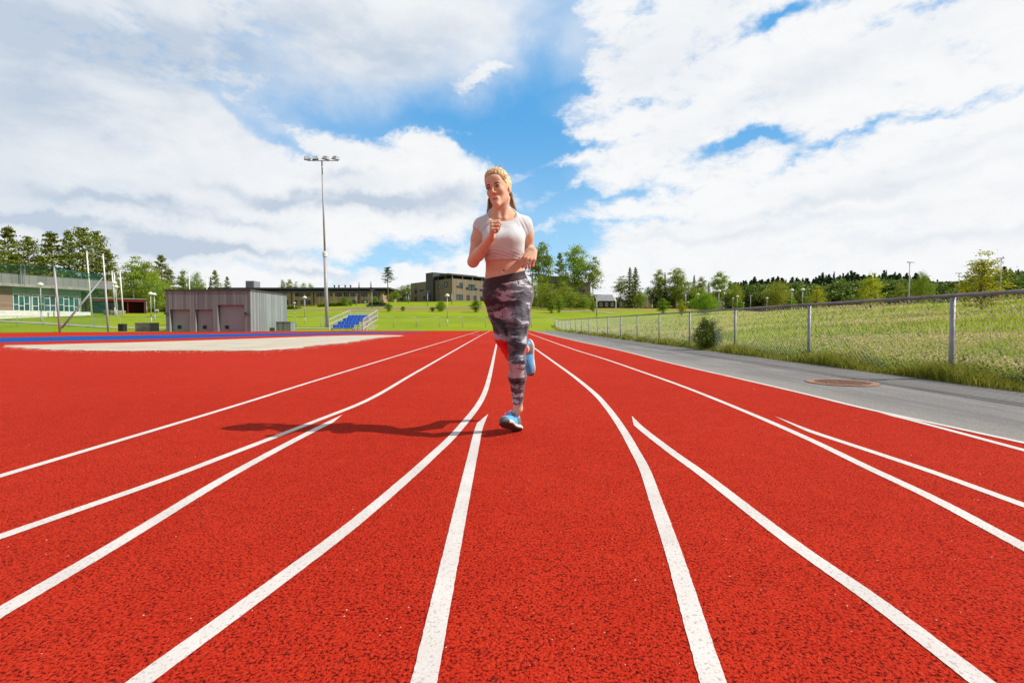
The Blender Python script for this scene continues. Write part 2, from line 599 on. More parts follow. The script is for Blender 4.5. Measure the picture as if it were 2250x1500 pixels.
def rubber(name, base, dark, pale, speck=True):
    """granulated rubber surface"""
    m, g, b = new_mat(name)
    co = g.new('ShaderNodeTexCoord').outputs['Object']
    big = g.noise(co, 0.35, 4, 0.6)
    mid = g.noise(co, 6.0, 5, 0.65)
    vo = g.new('ShaderNodeTexVoronoi')
    g.l.new(co, vo.inputs['Vector'])
    vo.inputs['Scale'].default_value = 210
    gr = g.noise(co, 150.0, 3, 0.75)
    fine = g.noise(co, 420.0, 2, 0.6)
    c = g.mix(g.ramp(g.m('ADD', g.m('MULTIPLY', big, 0.55), g.m('MULTIPLY', mid, 0.45)), 0.38, 0.64), base, pale)
    gran = g.noise(co, 138.0, 3, 0.7)
    lump = g.noise(co, 42.0, 3, 0.65)
    pits = g.ramp(g.m('ADD', g.m('MULTIPLY', gran, 0.84), g.m('MULTIPLY', lump, 0.16)), 0.500, 0.400)
    c = g.mix(g.m('MULTIPLY', pits, 0.95), c, dark)
    if speck:
        dots = g.noise(co, 80.0, 1, 0.5)
        c = g.mix(g.m('MULTIPLY', g.ramp(dots, 0.70, 0.75), 0.7), c, (0.035, 0.016, 0.016))
        c = g.mix(g.m('MULTIPLY', g.ramp(gran, 0.55, 0.66), 0.50), c, (0.62, 0.072, 0.036))
    g.l.new(c, b.inputs['Base Color'])
    b.inputs['Roughness'].default_value = 0.95
    b.inputs['Specular IOR Level'].default_value = 0.05
    bp = g.new('ShaderNodeBump')
    bp.inputs['Strength'].default_value = 0.9
    bp.inputs['Distance'].default_value = 0.006
    g.l.new(g.m('ADD', gran, g.m('MULTIPLY', fine, 0.4)), bp.inputs['Height'])
    g.l.new(bp.outputs[0], b.inputs['Normal'])
    return m


M['track'] = rubber("red_rubber", (0.455, 0.0225, 0.0088), (0.065, 0.0036, 0.0030), (0.52, 0.031, 0.0125))
M['blue'] = rubber("blue_rubber", (0.008, 0.080, 0.33), (0.005, 0.04, 0.18), (0.010, 0.095, 0.37), False)


def paint():
    m, g, b = new_mat("white_line_paint")
    co = g.new('ShaderNodeTexCoord').outputs['Object']
    gr = g.noise(co, 150.0, 3, 0.75)
    big = g.noise(co, 3.0, 5, 0.6)
    worn = g.noise(co, 75.0, 4, 0.7)
    c = g.mix(g.ramp(big, 0.3, 0.7), (0.56, 0.525, 0.505), (0.66, 0.63, 0.615))
    gran = g.noise(co, 105.0, 2, 0.6)
    c = g.mix(g.m('MULTIPLY', g.ramp(gran, 0.45, 0.32), 0.55), c, (0.26, 0.22, 0.21))
    c = g.mix(g.m('MULTIPLY', g.ramp(worn, 0.62, 0.70), 0.6), c, (0.42, 0.17, 0.13))
    g.l.new(c, b.inputs['Base Color'])
    b.inputs['Roughness'].default_value = 0.7
    bp = g.new('ShaderNodeBump')
    bp.inputs['Strength'].default_value = 0.5
    bp.inputs['Distance'].default_value = 0.004
    g.l.new(gr, bp.inputs['Height'])
    g.l.new(bp.outputs[0], b.inputs['Normal'])
    return m


M['paint'] = paint()


def asphalt():
    m, g, b = new_mat("asphalt")
    co = g.new('ShaderNodeTexCoord').outputs['Object']
    X, Y, Z = g.xyz(co)
    gr = g.noise(co, 120.0, 3, 0.75)
    st = g.noise(g.mapping(co, (0, 0, 0), (0, 0, 0.0187), (6.0, 0.35, 1)), 1.0, 6, 0.65)
    big = g.noise(co, 0.8, 5, 0.6)
    c = g.mix(g.ramp(g.m('ADD', g.m('MULTIPLY', st, 0.6), g.m('MULTIPLY', big, 0.4)), 0.38, 0.62), (0.145, 0.140, 0.142), (0.225, 0.218, 0.214))
    # the worn, gritty band beside the track edge
    side = g.m('ADD', X, g.m('MULTIPLY', Y, 0.0187))
    grit = g.m('MULTIPLY', g.ramp(g.m('ADD', side, g.m('MULTIPLY', g.m('SUBTRACT', st, 0.5), 0.5)), 3.55, 3.05), 0.6)
    c = g.mix(grit, c, (0.30, 0.285, 0.26))
    old = g.ramp(side, 4.52, 4.56)
    c = g.mix(g.m('MULTIPLY', old, 0.45), c, (0.12, 0.115, 0.118))
    c = g.mix(g.m('MULTIPLY', g.ramp(gr, 0.46, 0.34), 0.75), c, (0.045, 0.045, 0.045))
    g2 = g.noise(co, 36.0, 5, 0.78)
    c = g.mix(g.m('MULTIPLY', g.ramp(g2, 0.60, 0.70), 0.45), c, (0.40, 0.385, 0.37))
    c = g.mix(g.m('MULTIPLY', g.ramp(g2, 0.46, 0.34), 0.6), c, (0.07, 0.068, 0.068))
    c = g.mix(g.m('MULTIPLY', g.ramp(gr, 0.56, 0.70), 0.55), c, (0.42, 0.40, 0.38))
    g.l.new(c, b.inputs['Base Color'])
    b.inputs['Roughness'].default_value = 0.85
    bp = g.new('ShaderNodeBump')
    bp.inputs['Strength'].default_value = 0.6
    bp.inputs['Distance'].default_value = 0.006
    g.l.new(gr, bp.inputs['Height'])
    g.l.new(bp.outputs[0], b.inputs['Normal'])
    return m


M['asphalt'] = asphalt()
M['sand'] = pm("pale_sand", (0.52, 0.47, 0.39), (0.44, 0.39, 0.31), 0.7, 0.95, 0.5, 25, detail=8)
M['grain'] = pm("sand_grain", (0.62, 0.56, 0.48), (0.5, 0.42, 0.34), 8, 0.9)
M['seam'] = pm("tar_seam", (0.035, 0.034, 0.034), (0.055, 0.052, 0.05), 6, 0.8)
M['path'] = pm("gravel_path", (0.42, 0.40, 0.36), (0.34, 0.33, 0.30), 1.2, 0.95)


def spline(pts, n=10):
    """centripetal Catmull-Rom through ground points"""
    P = [pts[0] * 2 - pts[1]] + list(pts) + [pts[-1] * 2 - pts[-2]]
    out = []
    for k in range(1, len(P) - 2):
        p0, p1, p2, p3 = P[k - 1:k + 3]
        t0 = 0.0
        t1 = t0 + max(1e-6, (p1 - p0).length) ** 0.5
        t2 = t1 + max(1e-6, (p2 - p1).length) ** 0.5
        t3 = t2 + max(1e-6, (p3 - p2).length) ** 0.5
        for i in range(n):
            t = t1 + (t2 - t1) * i / n
            a1 = p0 * ((t1 - t) / (t1 - t0)) + p1 * ((t - t0) / (t1 - t0))
            a2 = p1 * ((t2 - t) / (t2 - t1)) + p2 * ((t - t1) / (t2 - t1))
            a3 = p2 * ((t3 - t) / (t3 - t2)) + p3 * ((t - t2) / (t3 - t2))
            b1 = a1 * ((t2 - t) / (t2 - t0)) + a2 * ((t - t0) / (t2 - t0))
            b2 = a2 * ((t3 - t) / (t3 - t1)) + a3 * ((t - t1) / (t3 - t1))
            out.append(b1 * ((t2 - t) / (t2 - t1)) + b2 * ((t - t1) / (t2 - t1)))
    out.append(P[-2])
    return out


def extend(pts, start=0.0, end=0.0):
    pts = list(pts)
    if start: pts.insert(0, pts[0] + (pts[0] - pts[1]).normalized() * start)
    if end: pts.append(pts[-1] + (pts[-1] - pts[-2]).normalized() * end)
    return pts


def ribbon(name, pts, width, z, mat, tip=0.0, side=1):
    """painted line along ground points; a tip cut off on one side over a length"""
    fine = []
    for a, b in zip(pts[:-1], pts[1:]):
        n = int(min(60, max(1, (b - a).length / 0.012))) if min(a.y, b.y) < 5.5 else 1
        fine += [a.lerp(b, i / n) for i in range(n)]
    pts = fine + [pts[-1]]
    vs, fs = [], []
    run = 0.0
    for k, p in enumerate(pts):
        d = (pts[min(k + 1, len(pts) - 1)] - pts[max(k - 1, 0)]).normalized()
        nrm = Vector((-d.y, d.x, 0))
        if k: run += (p - pts[k - 1]).length
        w = width / 2
        f = min(1.0, run / tip) if tip else 1.0
        a = w if side < 0 else w * (2 * f - 1)
        b = w if side > 0 else w * (2 * f - 1)
        a += random.gauss(0, 0.00045)
        b += random.gauss(0, 0.00045)
        vs += [(p.x + nrm.x * a, p.y + nrm.y * a, z), (p.x - nrm.x * b, p.y - nrm.y * b, z)]
        if k: fs.append((2 * k - 1, 2 * k + 1, 2 * k, 2 * k - 2))
    me = bpy.data.meshes.new(name)
    me.from_pydata(vs, [], fs)
    if me.polygons and me.polygons[len(me.polygons) // 2].normal.z < 0:
        me.flip_normals()
    me.materials.append(mat)
    me.update()
    return tag(link(bpy.data.objects.new(name, me)), kind="structure")


def far_edge(px):
    """pixel row where the rubber ends"""
    return float(np.interp(px, [-600, 0, 130, 620, 860, 1172, 1300], [731.5, 731, 730, 727.6, 726.6, 726.6, 726.6]))


RIGHT_EDGE = [gp(*p) for p in [(1172, 727), (1261, 748), (1372, 772), (1483, 800), (1650, 838), (1783, 869), (1906, 899), (2077, 936), (2250, 973.5)]]
RIGHT_EDGE = extend(spline(RIGHT_EDGE, 4), 0.6, 14)
trk = [Vector((p.x + 0.012, p.y, 0)) for p in RIGHT_EDGE]
far = [gp(px, far_edge(px)) for px in (1150, 1100, 1000, 860, 620, 380, 130, 0, -300, -600)]
outline = [(p.x, p.y) for p in far[::-1]] + [(p.x, p.y) for p in trk] + [(trk[-1].x, -14), (far[-1].x, -14)]
sheet("running_track", outline, 0.006, M['track'])
# asphalt strip between track and fence
asp = [(p.x, p.y) for p in trk]
grass_edge = [(5.34 + S_TR * y, y) for y in (52, 40, 30, 20, 14, 10, 7, 5, 3, 0, -14)]
sheet("asphalt_path", [(trk[-1].x, -14)] + asp[::-1] + [(trk[0].x + 0.3, 55.0), (4.3, 55.0)] + grass_edge, 0.003, M['asphalt'])

LW = 0.051
lines = [
    ([(1053, 727.3), (700, 835), (496, 899), (0, 1048.5)], 0.0, 1),
    ([(1076, 727.3), (1056, 737.5), (978, 782), (900, 827), (800, 884), (700, 924.5), (496, 1004), (340, 1064), (0, 1184)], 0.0, 1),
    ([(1099, 727.3), (1096, 737), (1093, 748), (1087, 776), (1079, 813), (1070, 849), (1061, 873), (1047, 897), (1022, 929), (987, 969), (951, 1003), (900, 1050), (760, 1170), (560, 1322), (330, 1492)], 0.0, 1),
    ([(1118, 727.3), (1134, 737), (1171, 763), (1217, 796), (1265, 831), (1310, 869), (1334, 896), (1357, 927), (1379, 962), (1400, 1000), (1418, 1034), (1450, 1124), (1490, 1240), (1530, 1372), (1570, 1500)], 0.0, 1),
    ([(1149, 727.3), (1159, 731), (1261, 768), (1328, 789), (1406, 816), (1506, 852), (1650, 910.5), (1783, 969), (1917, 1034), (2058, 1101), (2250, 1204)], 0.0, 1),
    ([(757, 914), (690, 947), (496, 1052), (240, 1208), (0, 1350)], 0.30, 1),
    ([(1065, 912), (1052, 944), (1039, 1000), (985, 1250), (932, 1500)], 0.36, -1),
    ([(1382, 916), (1408, 942), (1481, 999), (1550, 1049), (1750, 1204), (1950, 1346), (2150, 1500)], 0.36, -1),
    ([(1698, 917), (1783, 950), (1917, 995), (2050, 1040), (2250, 1113)], 0.55, -1),
    ([(1906, 902), (1980, 919), (2050, 937), (2250, 991)], 0.3, -1),
]
for k, (px, tip, side) in enumerate(lines):
    P = extend([gp(*p) for p in px], 0.0, 2.5)
    ribbon("lane_line", spline(P, 8), LW, 0.0078, M['paint'], tip, side)
edge = [Vector((p.x - 0.02, p.y, 0)) for p in RIGHT_EDGE]
ribbon("lane_line", edge, LW, 0.0088, M['paint'])
ribbon("lane_line", [gp(1034, 734), gp(1054, 736.7)], 0.045, 0.0068, M['paint'])
ribbon("lane_line", [gp(1064, 735.0), gp(1096, 735.4), gp(1140, 735.6)], 0.045, 0.0068, M['paint'])

# blue apron and sand
blue_px = [(-500, 748), (0, 742), (200, 738.3), (380, 735.3), (560, 732.8), (700, 731), (820, 729.6), (930, 728.4), (940, 728.9), (860, 731.6), (780, 733.4), (700, 735.3), (560, 738.8), (380, 744), (200, 748), (0, 752.5), (-500, 763)]
sheet("blue_apron", [(p.x, p.y) for p in (gp(*q) for q in blue_px)], 0.0105, M['blue'])
sand_px = [(8, 759.5), (100, 757.5), (200, 755), (300, 752.5), (400, 749.5), (520, 745.5), (620, 742), (700, 739), (780, 737), (840, 736.2), (888, 737.3)]
sand_near = [(884, 738.6), (850, 740.6), (815, 744.5), (775, 751), (730, 756.5), (690, 760), (640, 767), (600, 769.8), (540, 771), (470, 771.5), (400, 771.3), (330, 771), (260, 771.5), (200, 771), (140, 770), (90, 767.5), (45, 764), (10, 761)]


def wobble(pts, n, amp):
    out = []
    P = [gp(*q) for q in pts]
    for a, b in zip(P[:-1], P[1:]):
        for i in range(n):
            q = a.lerp(b, i / n)
            out.append((q.x + random.gauss(0, amp), q.y + random.gauss(0, amp)))
    out.append((P[-1].x, P[-1].y))
    return out


sheet("sand_patch", wobble(sand_px, 3, 0.03) + wobble(sand_near, 5, 0.10), 0.014, M['sand'])
SAND_EDGE = np.array([(p.x, p.y) for p in (gp(*q) for q in sand_near)])


def sand_grains():
    V, Q = [], []
    spots = []
    seg = np.linalg.norm(np.diff(SAND_EDGE, axis=0), axis=1)
    pr = seg / seg.sum()
    for _ in range(3000):                       # spilled towards the runner, thinning out
        i = RNG.choice(len(pr), p=pr)
        f = RNG.random()
        p = SAND_EDGE[i] * (1 - f) + SAND_EDGE[i + 1] * f
        d = RNG.exponential(0.55)
        q = p - p / np.linalg.norm(p) * d
        q = q + RNG.normal(0, 0.15, 2)
        spots.append((q[0], q[1], RNG.uniform(0.004, 0.012) * (1 if d < 1 else 0.8)))
    for _ in range(170):                       # crumbs all over the rubber
        y = 1.0 / RNG.uniform(1 / 24.0, 1 / 1.0)
        x = RNG.uniform(-1.05, 1.0) * y
        if x < 2.7:
            spots.append((x, y, RNG.uniform(0.0010, 0.0022) * (1 + 0.20 * y)))
    for x, y, r in spots:
        a = RNG.uniform(0, 6.3)
        k = len(V)
        h = r * 0.6
        for j in range(4):
            rr = r * RNG.uniform(0.6, 1.1)
            V.append((x + rr * math.cos(a + j * 1.571), y + rr * math.sin(a + j * 1.571), 0.0125))
        V.append((x, y, 0.0125 + h))
        Q += [(k + j, k + (j + 1) % 4, k + 4) for j in range(4)]
    tag(fast("scattered_sand", V, np.array(Q), M['grain']), kind="stuff")


sand_grains()

# seams in the asphalt
ribbon("asphalt_seam", extend([gp(1420, 762), gp(1650, 795), gp(1780, 815), gp(1906, 836), gp(2080, 863), gp(2250, 889)], 20, 4), 0.022, 0.0068, M['seam'])
ribbon("asphalt_seam", [gp(1906, 837), gp(1960, 834.5), gp(2040, 832.5)], 0.03, 0.0072, M['seam'])
# paths across the lawn


def draped(name, pts, width, mat, lift=0.05):
    pts = spline([Vector((p[0], p[1], 0)) for p in pts], 12)
    vs, fs = [], []
    for k, p in enumerate(pts):
        d = (pts[min(k + 1, len(pts) - 1)] - pts[max(k - 1, 0)]).normalized()
        n = Vector((-d.y, d.x, 0)) * width / 2
        for q in (p + n, p - n):
            vs.append((q.x, q.y, tz(q.x, q.y) + lift))
        if k: fs.append((2 * k - 1, 2 * k + 1, 2 * k, 2 * k - 2))
    me = bpy.data.meshes.new(name)
    me.from_pydata(vs, [], fs)
    me.materials.append(mat)
    if me.polygons[0].normal.z < 0: me.flip_normals()
    return tag(link(bpy.data.objects.new(name, me)), kind="structure")


draped("gravel_path", [(-62, 58.5), (-54, 57), (-46, 54.5), (-40, 52.5), (-30, 52.2), (-15, 52.5)], 0.9, M['path'])
draped("gravel_path", [(8, 88), (12, 86), (15, 83), (16, 80)], 1.4, M['path'])
draped("gravel_path", [(-55, 84), (-35, 95.0), (-12, 97.5), (0, 97)], 0.8, M['path'])


# ------------------------------------------------------------------ grasses that nobody could count
def blades(pos, h, w, lean, seg_tip=True):
    """one bent blade per position: a quad and a tip triangle"""
    n = len(pos)
    a = RNG.uniform(0, 2 * math.pi, n)
    dx, dy = np.cos(a), np.sin(a)
    la = RNG.uniform(0, 2 * math.pi, n)
    lx, ly = np.cos(la) * lean * h, np.sin(la) * lean * h
    w = w[:, None]
    side = np.stack([dx, dy, np.zeros(n)], 1) * w
    mid = pos + np.stack([lx * 0.35, ly * 0.35, h * 0.55], 1)
    tip = pos + np.stack([lx, ly, h], 1)
    V = np.stack([pos - side, pos + side, mid + side * 0.7, mid - side * 0.7, tip], 1).reshape(-1, 3)
    k = np.arange(n)[:, None] * 5
    Q = k + np.array([[0, 1, 2, 3]])
    T = k + np.array([[3, 2, 4]])
    return V, Q, T


def meadow():
    n = 190000
    # spread evenly over the view and thin out with distance
    inv = RNG.uniform(1 / 62.0, 1 / 3.6, n)
    y = 1 / inv
    x = RNG.uniform(0.08, 1.7, n) * y
    # plus an even layer
    k = x - fence_x(y)
    ok = (k > 0.05) & (x < 60)
    x, y, k = x[ok], y[ok], k[ok]
    patch = np.sin(x * 0.9 + 1.7 * np.sin(y * 0.35)) * np.sin(y * 0.7 + x * 0.3) + RNG.normal(0, 0.35, len(x))
    pos = np.stack([x, y, terrain(x, y) - 0.01], 1)
    clump = np.sin(x * 2.3 + np.sin(y * 1.7) * 2) * np.sin(y * 2.9 + np.sin(x * 1.1) * 2)
    h = RNG.uniform(0.05, 0.20, len(x)) * (1 + 0.3 * patch.clip(-1, 1) + 0.55 * clump)
    w = np.maximum(0.0035, 0.0008 * y) * RNG.uniform(0.7, 1.4, len(x))
    lush = patch > 0.55
    for sel, mt, nm in ((~lush, 'meadow', "meadow_grass"), (lush, 'lush', "clover_patches")):
        V, Q, T = blades(pos[sel], h[sel], w[sel] * (1.5 if nm != "meadow_grass" else 1), RNG.uniform(0.2, 0.7, sel.sum()))
        tag(fast(nm, V, [Q, T], M[mt]), kind="stuff")
    # flower heads
    m = 105000
    inv = RNG.uniform(1 / 50.0, 1 / 3.8, m)
    y = 1 / inv
    x = RNG.uniform(0.1, 1.6, m) * y
    k = x - fence_x(y)
    pf = np.sin(x * 0.55 + 0.7 * np.sin(y * 0.5)) * np.cos(y * 0.45 - x * 0.2) + RNG.normal(0, 0.5, m)
    ok = (k > 0.3) & (pf > -0.05) & (x < 45)
    x, y = x[ok], y[ok]
    z = terrain(x, y) + RNG.uniform(0.10, 0.21, len(x))
    r = np.maximum(0.013, 0.0015 * y) * RNG.uniform(0.6, 1.25, len(x))
    c = np.stack([x, y, z], 1)
    V = []
    for j in range(5):
        q = RNG.uniform(0, 1.2, len(x)) + j * 1.2566
        V.append(c + np.stack([np.cos(q) * r, np.sin(q) * r, RNG.uniform(-0.3, 0.1, len(x)) * r], 1))
    V.append(c + np.stack([r * 0, r * 0, r * 0.6], 1))
    V = np.stack(V, 1).reshape(-1, 3)
    kk = np.arange(len(x))[:, None] * 6
    T = np.concatenate([kk + np.array([[j, (j + 1) % 5, 5]]) for j in range(5)])
    tag(fast("meadow_flowers", V, T, M['flower']), kind="stuff")


def verge():
    n = 60000
    y = 1 / RNG.uniform(1 / 56.0, 1 / 3.2, n)
    off = RNG.normal(0.0, 0.17, n)
    x = fence_x(y) + off + 0.02
    keep = x > 5.30 + S_TR * y + 0.05 * np.sin(y * 3.1)
    x, y, off = x[keep], y[keep], off[keep]
    tuft = 0.5 + 0.5 * np.sin(y * 2.3 + 0.8 * np.sin(y * 0.9))
    pos = np.stack([x, y, terrain(x, y) - 0.005], 1)
    h = RNG.uniform(0.05, 0.20, len(x)) * (0.5 + 0.9 * tuft)
    w = np.maximum(0.0016, 0.0006 * y) * RNG.uniform(0.7, 1.3, len(x))
    V, Q, T = blades(pos, h, w, RNG.uniform(0.1, 0.8, len(x)))
    tag(fast("verge_grass", V, [Q, T], M['verge']), kind="stuff")


def verge_weeds():
    """leafy herbs growing in irregular clumps along the fence foot"""
    C, S = [], []
    for k in range(230):
        y = 1 / RNG.uniform(1 / 50.0, 1 / 4.2)
        x = fence_x(y) + RNG.normal(0.08, 0.16)
        w, h = RNG.uniform(0.10, 0.30), RNG.uniform(0.08, 0.30)
        n = int(60 + 260 * w / (1 + y * 0.03))
        q = RNG.normal(0, 1, (n, 3)) * np.array([w * 0.5, w * 0.7, h * 0.45])
        q[:, 2] = np.abs(q[:, 2])
        q = q + np.array([x, y, tz(x, y) + 0.01])
        C.append(q[q[:, 0] > 5.30 + S_TR * y])
    C = np.concatenate(C)
    V, Q = cards(C, np.maximum(0.013, 0.0012 * C[:, 1]))
    tag(fast("verge_weeds", V, Q, M['weed']), kind="stuff")


M['weed'] = leaf_mat("weed_leaves", (0.04, 0.085, 0.008), (0.20, 0.28, 0.025), 0.35)
M['meadow'] = leaf_mat("meadow_blade", (0.11, 0.20, 0.008), (0.56, 0.61, 0.040), 0.38)
M['lush'] = leaf_mat("clover_blade", (0.15, 0.29, 0.012), (0.40, 0.56, 0.03), 0.38)
M['verge'] = leaf_mat("verge_blade", (0.12, 0.15, 0.012), (0.42, 0.38, 0.06), 0.4)
M['flower'] = leaf_mat("clover_head", (0.46, 0.31, 0.14), (0.72, 0.57, 0.34), 0.15)
meadow()
verge()
# ================================================================== BUILT THINGS
def clad(name, c1, c2, board=0.12, axis='X', rough=0.8, gap=0.55, metal=0.0):
    """weathered vertical (or horizontal, axis 'Z') boards: streaks along the boards and dark joints"""
    m, g, b = new_mat(name)
    co = g.new('ShaderNodeTexCoord').outputs['Object']
    X, Y, Z = g.xyz(co)
    if axis == 'Z':
        u, v = Z, g.m('ADD', X, Y)
    else:
        u, v = g.m('ADD', X, g.m('MULTIPLY', Y, 0.93)), Z
    k = g.m('DIVIDE', u, board)
    fr = g.m('FRACT', k)
    cell = g.m('FLOOR', k)
    wn = g.new('ShaderNodeTexWhiteNoise', noise_dimensions='1D')
    g.l.new(cell, wn.inputs['W'])
    st = g.noise(g.vec(g.m('MULTIPLY', u, 9.0), g.m('MULTIPLY', v, 0.6), cell), 1.0, 5, 0.65)
    big = g.noise(co, 0.5, 4, 0.6)
    f = g.m('ADD', g.m('MULTIPLY', wn.outputs['Value'], 0.45), g.m('ADD', g.m('MULTIPLY', st, 0.45), g.m('MULTIPLY', big, 0.35)))
    c = g.mix(g.ramp(f, 0.3, 0.95), c1, c2)
    joint = g.m('LESS_THAN', fr, 0.07)
    c = g.mix(g.m('MULTIPLY', joint, gap), c, tuple(q * 0.25 for q in c1))
    g.l.new(c, b.inputs['Base Color'])
    b.inputs['Roughness'].default_value = rough
    b.inputs['Metallic'].default_value = metal
    return m


def glass(name, col=(0.02, 0.05, 0.06), rough=0.05):
    m, g, b = new_mat(name)
    co = g.new('ShaderNodeTexCoord').outputs['Object']
    n = g.noise(co, 0.9, 3, 0.5)
    g.l.new(g.mix(g.ramp(n, 0.4, 0.6), col, tuple(v * 1.8 for v in col)), b.inputs['Base Color'])
    b.inputs['Roughness'].default_value = rough
    b.inputs['Specular IOR Level'].default_value = 0.7
    return m


M['galv'] = pm("galvanised_steel", (0.30, 0.31, 0.335), (0.23, 0.24, 0.26), 9, 0.55, 0.15, 60, 0.3)
M['rail'] = pm("weathered_rail", (0.24, 0.21, 0.235), (0.17, 0.15, 0.165), 6, 0.55, 0.15, 50, 0.35)
M['railwhite'] = pm("bright_galvanised_rail", (0.55, 0.56, 0.58), (0.46, 0.47, 0.49), 6, 0.5)
M['wire'] = pm("fence_wire", (0.50, 0.51, 0.52), (0.40, 0.41, 0.42), 8, 0.55)
M['mast'] = pm("mast_steel", (0.40, 0.41, 0.43), (0.34, 0.35, 0.37), 2, 0.5, metal=0.1)
M['white'] = pm("white_enamel", (0.72, 0.72, 0.70), (0.62, 0.62, 0.60), 3, 0.45)
M['dark'] = pm("dark_plastic", (0.02, 0.02, 0.022), (0.035, 0.035, 0.037), 5, 0.5)
M['concrete'] = pm("concrete", (0.34, 0.32, 0.30), (0.24, 0.23, 0.22), 2.5, 0.9, 0.3, 20)
M['greywood'] = clad("weathered_grey_boards", (0.135, 0.165, 0.172), (0.265, 0.302, 0.31), 0.14)
M['door'] = pm("grey_garage_door", (0.29, 0.37, 0.38), (0.27, 0.345, 0.355), 1, 0.55)
M['roofdark'] = pm("dark_roof", (0.055, 0.055, 0.06), (0.08, 0.08, 0.085), 1.5, 0.7)
M['tan'] = clad("tan_wood_cladding", (0.34, 0.235, 0.155), (0.50, 0.36, 0.25), 0.5)
M['olive'] = clad("olive_wood_cladding", (0.15, 0.122, 0.085), (0.225, 0.185, 0.13), 0.35)
M['brown'] = clad("brown_slats", (0.20, 0.12, 0.09), (0.28, 0.18, 0.14), 0.22, 'Z')
M['panel'] = clad("grey_metal_panels", (0.165, 0.165, 0.165), (0.235, 0.235, 0.235), 1.1, rough=0.55)
M['teal'] = glass("teal_window_glass", (0.004, 0.050, 0.045))
M['window'] = glass("window_glass", (0.035, 0.06, 0.085))
M['pale'] = pm("pale_render", (0.62, 0.62, 0.58), (0.54, 0.54, 0.50), 1.5, 0.8)
M['greygreen'] = pm("grey_green_render", (0.24, 0.28, 0.25), (0.20, 0.24, 0.215), 1.5, 0.8)
M['red'] = pm("dark_red_paint", (0.16, 0.008, 0.012), (0.12, 0.007, 0.010), 2, 0.5)
M['seat'] = pm("blue_plastic_seat", (0.015, 0.13, 0.62), (0.012, 0.11, 0.52), 3, 0.4)
M['lampglass'] = pm("lamp_hood", (0.66, 0.67, 0.66), (0.58, 0.59, 0.58), 3, 0.35)
M['rust'] = pm("rusty_iron", (0.36, 0.19, 0.125), (0.26, 0.15, 0.105), 9, 0.85, 0.6, 60)
M['castiron'] = pm("cast_iron", (0.30, 0.16, 0.11), (0.19, 0.115, 0.085), 14, 0.8, 0.8, 70)
M['slate'] = pm("slate_roof", (0.20, 0.21, 0.23), (0.26, 0.27, 0.29), 1.2, 0.7)


def local(o, p):
    return Vector(p) - o.location


# ------------------------------------------------------------------ storage shed
def shed():
    x0, x1, y0, y1, h = -30.4, -22.95, 45.0, 52.3, 3.68
    r = empty("storage_shed", (x0, y0, 0), 0, "grey weathered timber storage shed with three roller doors beside the blue apron", "shed")
    w, d = x1 - x0, y1 - y0
    doors = [(370, 417, 680), (426, 467, 680), (475, 536, 670)]
    t = 0.42
    holes = []
    for a, b, top in doors:
        holes.append(((a - CX) / F * y0 - x0 + 0.15, (b - CX) / F * y0 - x0 + 0.05, 0.7 + (HY - top) / F * y0))
    wall = MB()
    xs = 0.0
    for a, b, z in holes:
        wall.box((xs, 0, 0), (a, t, h - 0.12))
        wall.box((a, 0, z), (b, t, h - 0.12))
        xs = b
    wall.box((xs, 0, 0), (w, t, h - 0.12))
    wall.box((w - 0.2, t, 0), (w, d, h - 0.12))
    wall.box((0, t, 0), (0.2, d, h - 0.12))
    wall.box((0.2, d - 0.2, 0), (w - 0.2, d, h - 0.12))
    wall.build("wall", M['greywood'], r)
    MB().box((-0.05, -0.05, h - 0.12), (w + 0.05, d + 0.05, h + 0.02)).build("roof", M['roofdark'], r)
    for a, b, z in holes:
        dd = MB()
        n = max(6, int(z / 0.24))
        for k in range(n):
            dd.box((a + 0.02, t - 0.07, z * k / n + 0.002), (b - 0.02, t - 0.02, z * (k + 1) / n - 0.002))
        dd.box((a, t - 0.02, 0), (b, t, z))
        o = dd.build("garage_door", M['door'], r)
        MB().box((a + 0.45 * 0.5 + 0.25, t - 0.13, 0.25), (a + 0.45 * 0.5 + 0.55, t - 0.071, 0.55)).build("vent", M['dark'], o)
    for px in (371, 546):
        x = (px - CX) / F * y0 - x0
        l = MB()
        l.tube((x, 0, 1.62), (x, -0.16, 1.62), 0.05)
        l.lathe([(0.05, 0.10), (0.20, 0.06), (0.22, -0.06), (0.19, -0.08)], 12, (x, -0.24, 1.6))
        l.build("wall_lamp", M['dark'], r)


shed()


def simple_box_thing(name, label, cat, px0, px1, top, Y, depth, mat, base=0.0, group=None):
    a, b = at(px0, top, Y), at(px1, top, Y)
    r = MB()
    w, h = b.x - a.x, a.z - base
    r.box((0, 0, 0), (w, depth, h - 0.05))
    r.box((-0.03, -0.03, h - 0.05), (w + 0.03, depth + 0.03, h))
    o = r.build(name, mat)
    o.location = (a.x, Y, base)
    return tag(o, label, cat, group)


simple_box_thing("wooden_crate", "low grey slatted box standing against the side of the timber shed", "crate", 607, 639, 706.5, 48.4, 1.0, M['greywood'])
simple_box_thing("storage_bin", "large grey storage box on the lawn edge left of the timber shed", "bin", 297, 330, 709, 46.8, 1.2, M['concrete'])
simple_box_thing("litter_bin", "dark narrow litter bin at the low fence left of the grey storage box", "bin", 259.5, 270.5, 711.5, 46.4, 0.5, M['dark'])
# ------------------------------------------------------------------ small utility hut in front of the long school


